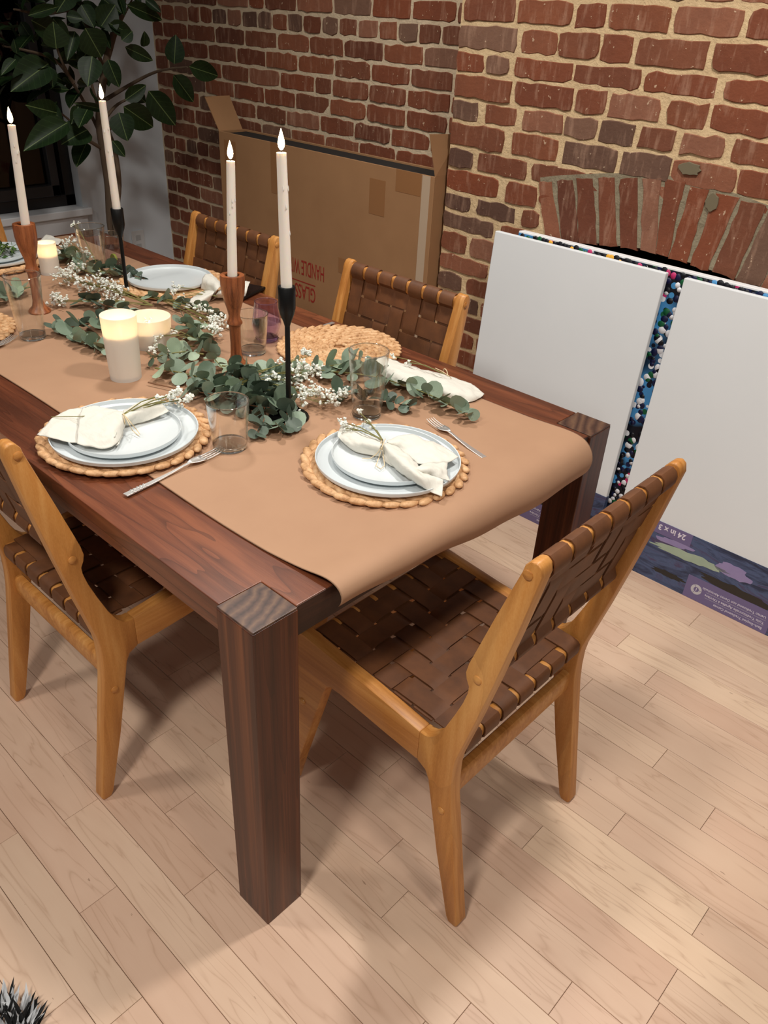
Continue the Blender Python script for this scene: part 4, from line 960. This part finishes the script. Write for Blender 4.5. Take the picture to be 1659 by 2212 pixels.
bpart('edge_tape', simple('pale_tape', lin(188, 166, 142), .35), BX1 - .055, BX1 - .018, BY0 - .0008, BY0, .1, BZ - .002, 0)
for (x0, x1, z0_, z1_) in ((-2.03, -1.97, .86, BZ), (-1.46, -1.38, .88, BZ - .05), (-1.33, BX1 - .06, BZ - .075, BZ), (-1.62, -1.30, .62, .68), (-2.34, -2.26, .93, BZ - .03)): bpart('packing_tape', CARDT, x0, x1, BY0 - .0006, BY0, z0_, z1_, 0)
def btxt(body, xr, zt, w, h):
    me = text_mesh(body, .1, REDINK, 0.0); xs = [v.co.x for v in me.vertices]; ys = [v.co.y for v in me.vertices]
    kx = w / (max(xs) - min(xs)); ky = h / (max(ys) - min(ys)); o_ = mk('stencil_lettering', me, bxo)
    o_.matrix_local = Matrix(((-kx, 0, 0, xr - bo.x + kx * min(xs)), (0, 0, -1, BY0 - bo.y - .0006), (0, -ky, 0, zt + ky * min(ys)), (0, 0, 0, 1)))
btxt('HANDLE WITH', -1.704, .620, .245, .062); btxt('GLASS IN', -1.757, .515, .190, .062)
bpart('stencil_rule', REDINK, -1.947, -1.757, BY0 - .0008, BY0 - .0002, .526, .530, 0)

# ================================================================== GARLAND
def bez(pts, n):
    """catmull-rom through pts"""
    P = [Vector(p) for p in pts]; P = [P[0] * 2 - P[1]] + P + [P[-1] * 2 - P[-2]]; out = []
    for i in range(1, len(P) - 2):
        for k in range(n):
            t = k / n; a, b, c, d = P[i - 1:i + 3]
            out.append(.5 * ((2 * b) + (c - a) * t + (2 * a - 5 * b + 4 * c - d) * t * t + (3 * b - a - 3 * c + d) * t ** 3))
    out.append(P[-2]); return out
leaf_me = []
for vnt in range(4):
    rl = random.Random(50 + vnt); n = 12; vs = [(0, 0, 0)]; fs = []
    cup = (.10, .18, -.08, .05)[vnt]; wd = (.98, .88, .92, .8)[vnt]
    for rr in (.55, 1.0):
        for i in range(n):
            a = 2 * math.pi * i / n; x = .5 - .5 * rr * math.cos(a); x = .5 + (x - .5); y = .5 * wd * rr * math.sin(a) * (1 - .12 * math.cos(a)) ; vs.append((x, y, cup * ((y * 1.6) ** 2) + .05 * math.sin(3 * a + vnt) * rr * rr * .4 - .10 * cup * x))
    vs[0] = (.5, 0, -.01)
    for i in range(n): fs.append((0, 1 + i, 1 + (i + 1) % n)); fs.append((1 + i, 13 + i, 13 + (i + 1) % n, 1 + (i + 1) % n))
    for m in EUC: leaf_me.append(B().add(vs, fs).mesh('eucalyptus_leaf', m, 'all'))
def eucalyptus(px, label, size=.036, step=.021, bare=0.0, dark=0, z=.016, seed=0, spread=1.0):
    rnd = random.Random(seed + 99)
    P = bez([T(a, b, ZP + (h if len(c) else z)) for (a, b, *c) in px for h in [c[0] if c else 0]], 8)
    o = P[0].copy(); t = thing('eucalyptus_sprig', (o.x, o.y, ZP), label, 'eucalyptus', 'eucalyptus sprigs of the table garland'); o.z = ZP
    n = len(P); B().tube([p - o for p in P], [.0021 - .0013 * i / n for i in range(n)], 6).obj('stem', STEMB if dark else STEM, t, smooth=True)
    acc = 0; node = 0; tot = sum((P[i + 1] - P[i]).length for i in range(n - 1)); run = 0
    for i in range(n - 1):
        d = P[i + 1] - P[i]; acc += d.length; run += d.length
        if run / tot < bare or acc < step: continue
        acc = 0; node += 1; tg = d.normalized(); sd = tg.cross(Vector((0, 0, 1))).normalized(); up_ = sd.cross(tg)
        th0 = rnd.uniform(-.5, .5) + (0 if node % 2 else 1.2)
        for q in (0, 1):
            th = th0 + math.pi * q; dr = sd * math.cos(th) + up_ * math.sin(th)
            dirv = (dr * spread + tg * rnd.uniform(.25, .9) + Vector((rnd.gauss(0, .2), rnd.gauss(0, .2), rnd.gauss(.1, .2)))).normalized()
            sz = size * rnd.uniform(.75, 1.2) * (1 - .35 * (run / tot) ** 3)
            base = P[i] - o
            if base.z + dirv.z * sz < .004: dirv.z = (.004 - base.z) / sz; dirv.normalize()
            nv = (Vector((0, 0, 1)) * .8 + dr * .4 + Vector((rnd.gauss(0, .45), rnd.gauss(0, .45), 0)))
            xa = dirv; za = (nv - xa * nv.dot(xa)).normalized(); ya = za.cross(xa)
            low = base.z + min(0, (xa * sz).z) - abs(ya.z) * sz * .45
            if low < .002: base = base + Vector((0, 0, .002 - low))
            M = Matrix((xa * sz, ya * sz, za * sz)).transposed().to_4x4(); M.translation = base
            ci = rnd.choice([[0, 0, 1, 2], [1, 3, 3, 0]][dark]); mk('leaf', leaf_me[rnd.randrange(4) * 4 + ci], t, None, M)
E_ = [
 (((335, 795), (420, 812), (500, 842), (570, 880)), 'eucalyptus sprig with big grey-green leaves starting beside the tall frosted candle', .044, .018, 0, 0),
 (((320, 826, .008), (400, 843, .010), (450, 850), (520, 862)), 'eucalyptus sprig with a bare brown stick end pointing at the napkin', .040, .018, .45, 1),
 (((690, 800), (800, 812), (890, 838), (960, 868), (1020, 905, .012)), 'eucalyptus sprig trailing out to the plain fork', .042, .022, 0, 0),
 (((500, 800), (556, 842), (572, 895), (555, 940, .010)), 'eucalyptus sprig bending down beside the short empty tumbler', .040, .019, 0, 1),
 (((560, 820), (610, 862), (620, 900), (605, 938, .012)), 'dark eucalyptus sprig lying over the black candlestick foot', .042, .019, 0, 1),
 (((690, 840), (770, 850), (830, 862), (888, 882, .010)), 'dark eucalyptus sprig behind the tall tumbler', .036, .020, 0, 1),
 (((395, 690), (425, 722), (450, 758), (480, 795)), 'eucalyptus sprig running past the turned wooden candlestick by the purple glass', .036, .019, 0, 0),
 (((300, 640), (370, 648), (430, 662), (480, 690)), 'eucalyptus sprig below the empty white plate', .034, .019, 0, 0),
 (((130, 712, .006), (180, 735, .008), (225, 752), (250, 760)), 'eucalyptus sprig with two pale cut stems behind the tall frosted candle', .038, .017, .3, 0),
 (((250, 700), (200, 698), (160, 705), (115, 705)), 'eucalyptus sprig with broad leaves beside the tall clear tumbler', .042, .018, 0, 1),
 (((70, 620), (30, 625), (0, 640), (-40, 655)), 'eucalyptus sprig behind the tall clear tumbler near the salad', .038, .018, 0, 0),
 (((130, 545), (165, 565), (200, 580), (240, 590)), 'eucalyptus sprig beside the short narrow frosted candle', .040, .018, 0, 0),
 (((225, 575), (262, 585), (290, 596), (312, 602, .02)), 'eucalyptus sprig around the thin black candlestick stem', .034, .018, 0, 1),
 (((600, 800), (680, 795), (750, 785, .03), (815, 780, .04)), 'eucalyptus sprig with round leaves over the edge of the empty placemat', .040, .022, 0, 0),
 (((460, 850), (520, 870), (580, 880), (640, 872)), 'dark eucalyptus sprig filling the middle of the garland', .040, .018, 0, 1),
 (((170, 640), (230, 660), (290, 676), (340, 690)), 'eucalyptus sprig under the large spray of baby\'s breath', .036, .019, 0, 1),
 (((440, 765), (400, 760), (360, 765), (325, 775)), 'eucalyptus sprig in front of the wide frosted candle', .032, .020, 0, 0),
 (((480, 790), (540, 800), (590, 810), (650, 830)), 'eucalyptus sprig under the wooden candlestick foot', .038, .018, 0, 0),
]
for i, (px, lb_, sz, st, bare, dk) in enumerate(E_): eucalyptus(px, lb_, sz * 1.12, st * .82, bare, dk, .022, i)
ico = bmesh.new(); bmesh.ops.create_icosphere(ico, subdivisions=1, radius=1); ICV = [v.co.copy() for v in ico.verts]; ICF = [tuple(v.index for v in f.verts) for f in ico.faces]; ico.free()
def breath(origin, blobs, label, seed, fr=.0044):
    """origin (px,py,z); blobs: (px,py,z,radius_m,count)"""
    rnd = random.Random(seed); O = T(origin[0], origin[1], ZP + origin[2]); t = thing('babys_breath', (O.x, O.y, ZP), label, 'flowers', 'baby\'s breath sprays'); o = Vector((O.x, O.y, ZP))
    st = B(); fl2 = B()
    for (a, b, z, rad, cnt) in blobs:
        c = T(a, b, ZP + z); mid = O.lerp(c, .55) + Vector((0, 0, .006)); st.tube([O - o, mid - o, c - o], [.0014, .0012, .0008], 5)
        subs = [c + Vector((rnd.gauss(0, 1), rnd.gauss(0, 1), rnd.gauss(0, .6))) * rad * .5 for _ in range(max(2, cnt // 7))]
        for sp_ in subs:
            sp_.z = max(sp_.z, ZP + .006); st.tube([mid - o, c.lerp(sp_, .5) - o, sp_ - o], [.0006, .0005, .0004], 4)
        for k in range(cnt):
            sp_ = rnd.choice(subs); p = sp_ + Vector((rnd.gauss(0, 1), rnd.gauss(0, 1), rnd.gauss(.4, .8))) * rad * .26
            p.z = max(p.z, ZP + .004); st.tube([sp_ - o, p - o], [.0004, .0003], 3, cap=False); r_ = fr * rnd.uniform(.7, 1.25)
            M = Matrix.Translation(p - o) @ Euler((rnd.uniform(0, 3), rnd.uniform(0, 3), 0)).to_matrix().to_4x4() @ Matrix.Diagonal((r_, r_, r_ * .75, 1)); fl2.add(ICV, ICF, 0, M)
            for e in range(2):
                M2 = Matrix.Translation(p - o + Vector((rnd.gauss(0, 1), rnd.gauss(0, 1), rnd.gauss(0, 1))) * r_ * .6) @ Matrix.Diagonal((r_ * .7, r_ * .7, r_ * .5, 1)); fl2.add(ICV, ICF, 0, M2)
    st.obj('stems', STEM, t); f_ = fl2.obj('blossoms', BREATH, t); f_['kind'] = 'stuff'
breath((500, 830, .02), [(620, 820, .03, .035, 34), (655, 800, .045, .040, 60), (670, 840, .04, .036, 44), (600, 790, .035, .030, 22), (700, 870, .025, .034, 40), (745, 860, .02, .022, 20), (668, 770, .06, .018, 18)], 'dense white baby\'s breath spray around the black candlestick by the tall tumbler', 1)
breath((330, 660, .02), [(250, 625, .03, .045, 60), (190, 610, .03, .045, 80), (140, 600, .025, .040, 70), (120, 650, .02, .034, 60), (215, 650, .02, .040, 36), (165, 575, .04, .020, 12)], 'large baby\'s breath spray between the two candlesticks near the tall clear tumbler', 2)
breath((330, 640, .02), [(452, 690, .03, .035, 36), (465, 710, .03, .030, 32), (440, 675, .035, .028, 22), (480, 700, .02, .020, 12)], 'baby\'s breath spray leaning on the wooden candlestick by the purple glass', 3)
breath((420, 748, .014), [(330, 752, .012, .024, 26), (360, 762, .012, .022, 22), (390, 760, .012, .018, 12)], 'low baby\'s breath spray in front of the wide frosted candle', 4)
breath((430, 735, .014), [(335, 700, .06, .026, 18), (345, 725, .04, .026, 18), (370, 722, .03, .018, 10)], 'wispy baby\'s breath spray seen against the glowing wide candle', 5, .0030)
breath((220, 590, .02), [(150, 525, .05, .030, 30), (168, 545, .04, .030, 34), (140, 545, .03, .020, 14), (162, 482, .13, .016, 6)], 'baby\'s breath spray by the ribbed glass', 6)
breath((470, 640, .02), [(385, 620, .03, .022, 18), (370, 634, .02, .022, 16), (400, 640, .02, .016, 8)], 'thin baby\'s breath spray at the rim of the empty white plate', 7, .0034)
breath((262, 898, z0 - ZP + .026), [(350, 868, z0 - ZP + .030, .018, 12), (375, 862, z0 - ZP + .022, .022, 18), (400, 862, z0 - ZP + .02, .018, 14), (340, 855, z0 - ZP + .035, .010, 6), (385, 850, z0 - ZP + .04, .016, 6)], 'small baby\'s breath sprig tucked in the wide flat napkin', 8)
breath((826, 950, z0 - ZP + .034), [(745, 925, z0 - ZP + .028, .018, 22), (740, 912, z0 - ZP + .03, .012, 12), (785, 905, z0 - ZP + .012, .016, 14), (805, 925, z0 - ZP + .02, .010, 6), (775, 890, z0 - ZP + .03, .012, 8)], 'small baby\'s breath sprig tucked in the bow-shaped napkin', 9, .0032)
breath((960, 808, .036), [(885, 783, .04, .010, 7), (845, 768, .03, .012, 8)], 'tiny baby\'s breath sprig on the rolled napkin', 10, .0034)
sk = B().tube(N1((140, 278, z0 + .020), (280, 274, z0 + .024), (430, 274, z0 + .028), (600, 262, z0 + .020)), .0008, 6).obj('flower_stem', STEM, None); tag(sk, 'thin bare flower stem sticking out of the wide flat napkin', 'stem')

# ================================================================== FICUS TREE
XF = -2.72
tr = thing('ficus_tree', (XF, 1.42, 0), 'tall ficus tree with dark leathery leaves in the window corner', 'tree')
to = tr.location
B().lathe([(0, 0), (.13, 0), (.135, .01), (.165, .30), (.168, .32), (.155, .32), (.15, .29), (0, .29)], 36).obj('planter', TERRA, tr, smooth=True)
def fp(px, py, x=XF): return hit(px, py, 0, x)
tk = bez([Vector((XF, 1.42, .25)), fp(245, 505), fp(236, 400), fp(225, 330), fp(215, 250), fp(232, 120), fp(262, 20), fp(280, -90)], 5)
B().tube([p - to for p in tk], [.026 - .016 * i / len(tk) for i in range(len(tk))], 10).obj('trunk', BARK, tr, smooth=True)
tk2 = bez([Vector((XF + .02, 1.44, .25)), fp(252, 500, XF + .05), fp(256, 400, XF + .05), fp(248, 330, XF + .04), fp(232, 280, XF + .02), fp(216, 235)], 5)
B().tube([p - to for p in tk2], [.016 - .006 * i / len(tk2) for i in range(len(tk2))], 8).obj('trunk', BARK, tr, smooth=True)
BR = [((222, 300), (190, 235), (150, 165), (125, 110), (122, 70)), ((218, 320), (180, 295), (150, 260), (125, 240)), ((228, 215), (290, 178), (335, 156), (372, 148), (405, 145)), ((228, 160), (190, 60), (150, 10), (130, -40)), ((236, 120), (255, 60), (285, 0)), ((222, 262), (255, 225), (300, 205)), ((160, 180), (120, 130), (60, 110), (10, 100)), ((225, 290), (260, 255), (280, 240)), ((150, 20), (90, 30), (30, 20)), ((216, 240), (200, 190), (195, 150))]
for q in BR:
    P = bez([fp(a, b, XF + .05 * math.sin(a * .03 + b * .05) * min(1, i) + max(0, (a - 290) * .0022)) for i, (a, b) in enumerate(q)], 5)
    B().tube([p - to for p in P], [.0085 - .0055 * i / len(P) for i in range(len(P))], 7).obj('branch', BARK, tr, smooth=True)
lm_ = []
for vnt in range(3):
    vs = []; fs = []; n = 9; wd = (.62, .5, .40)[vnt]
    for i in range(n):
        k = i / (n - 1); w = wd * .5 * (math.sin(math.pi * min(1, k ** .75)) ** .75 if 0 < k < 1 else .0)
        if k == 1: w = .004
        for j in (-1, -.5, 0, .5, 1): vs.append((k, w * j, .10 * abs(j) * w * 4 - .10 * k * k - (.0 if vnt else .03 * k)))
    for i in range(n - 1):
        for j in range(4): a = i * 5 + j; fs.append((a, a + 1, a + 6, a + 5))
    lm_.append(B().add(vs, fs).mesh('ficus_leaf', FICUS, 'all'))
def fleaf(b, t_, w, face=None, x=None, rnd=R):
    """b,t_: pixel of base and tip; w relative width"""
    xx = XF + .10 if x is None else x
    p0 = fp(b[0], b[1], xx); p1 = fp(t_[0], t_[1], xx + rnd.uniform(.0, .05))
    while max(p0.y, p1.y) > 1.80: xx += .04; p0 = fp(b[0], b[1], xx); p1 = fp(t_[0], t_[1], xx + .02)
    xa = p1 - p0; L = xa.length; xa.normalize()
    nv = (face or (CAM - p0).normalized()) + Vector((rnd.gauss(0, .25), rnd.gauss(0, .25), .25 + rnd.gauss(0, .2))); za = (nv - xa * nv.dot(xa)).normalized(); ya = za.cross(xa)
    M = Matrix((xa * L, ya * L * w, za * L)).transposed().to_4x4(); M.translation = p0 - to
    mk('leaf', lm_[rnd.randrange(2)], tr, None, M)
Zs = 2.9625
FL = [((1115, 410), (1125, 222), 1.5), ((1210, 425), (1410, 490), .85), ((1110, 480), (1245, 655), 1.2), ((950, 580), (1125, 810), 1.25), ((790, 680), (995, 825), 1.0), ((760, 720), (815, 900), 1.5), ((545, 180), (655, 375), 1.6), ((360, 312), (345, 145), 1.8), ((365, 722), (180, 676), 1.15), ((432, 785), (160, 938), .7), ((325, 430), (340, 560), 1.2), ((310, 408), (78, 562), .95), ((110, 345), (85, 250), 1.2), ((555, 915), (480, 1055), 1.1), ((590, 360), (560, 545), 1.6), ((800, 300), (985, 390), .9), ((780, 260), (850, 195), 1.3), ((810, 30), (1050, 130), .7), ((930, 0), (1030, 75), .8), ((700, 150), (860, 225), .9), ((480, 200), (430, 380), .9), ((180, 100), (385, 35), .5), ((200, 130), (400, 235), 1.4), ((660, 700), (480, 660), .5), ((500, 680), (460, 790), .9), ((800, 640), (940, 545), 1.1), ((920, 300), (930, 205), 1.2), ((690, 380), (760, 560), 1.4), ((560, 830), (400, 905), 1.3), ((820, 560), (935, 660), 1.2), ((640, 180), (740, 30), 1.5), ((520, 30), (600, 170), 1.3), ((100, 380), (10, 470), .9), ((720, 900), (800, 1005), 1.3), ((560, 700), (500, 800), 1.3)]
for b, t_, w in FL: fleaf((b[0] / Zs, b[1] / Zs), (t_[0] / Zs, t_[1] / Zs), w, None, XF + R.uniform(.04, .16))
rf = random.Random(31)
for i in range(120):
    bx_, by_ = rf.uniform(-50, 290), rf.uniform(-100, 225)
    if bx_ > 225 and by_ > 60: continue
    an = rf.uniform(0, 6.28); L = rf.uniform(36, 58); fleaf((bx_, by_), (bx_ + L * math.cos(an), by_ + L * math.sin(an) * .8 + 12), rf.uniform(.9, 1.5), Vector((rf.gauss(0, .6), rf.gauss(-.3, .6), .8)), XF + rf.uniform(-.12, .10), rf)

# ================================================================== FUR
fb2 = B(); rq2 = random.Random(6); oc = hit(-12, 2262, 2, 0)
for i in range(420):
    a = rq2.uniform(0, 6.28); rr = .07 * math.sqrt(rq2.random()); c = Vector((rr * math.cos(a), rr * math.sin(a), .002)); d = Vector((math.cos(a) * rr * 7, math.sin(a) * rr * 7, 1.0 - rr * 5)) + Vector((rq2.gauss(0, .25), rq2.gauss(0, .25), 0)); L = rq2.uniform(.03, .05)
    d = d.normalized() * L; s1 = Vector((-d.y, d.x, 0)); s1 = (s1.normalized() if s1.length > 1e-4 else Vector((1, 0, 0))) * .0036
    fb2.add([c - s1, c + s1, c + d * .6 + s1 * .9, c + d, c + d * .6 - s1 * .9, c + d * .3 + Vector((0, 0, .003))], [(0, 1, 5), (1, 2, 5), (2, 3, 5), (3, 4, 5), (4, 0, 5)], 0 if rq2.random() < .6 else 1)
fo = fb2.obj('fur_tuft', [FURB, FURW], None, (oc.x, oc.y, 0)); tag(fo, 'shaggy tuft of black and white fur on the floor', 'fur', kind='stuff')
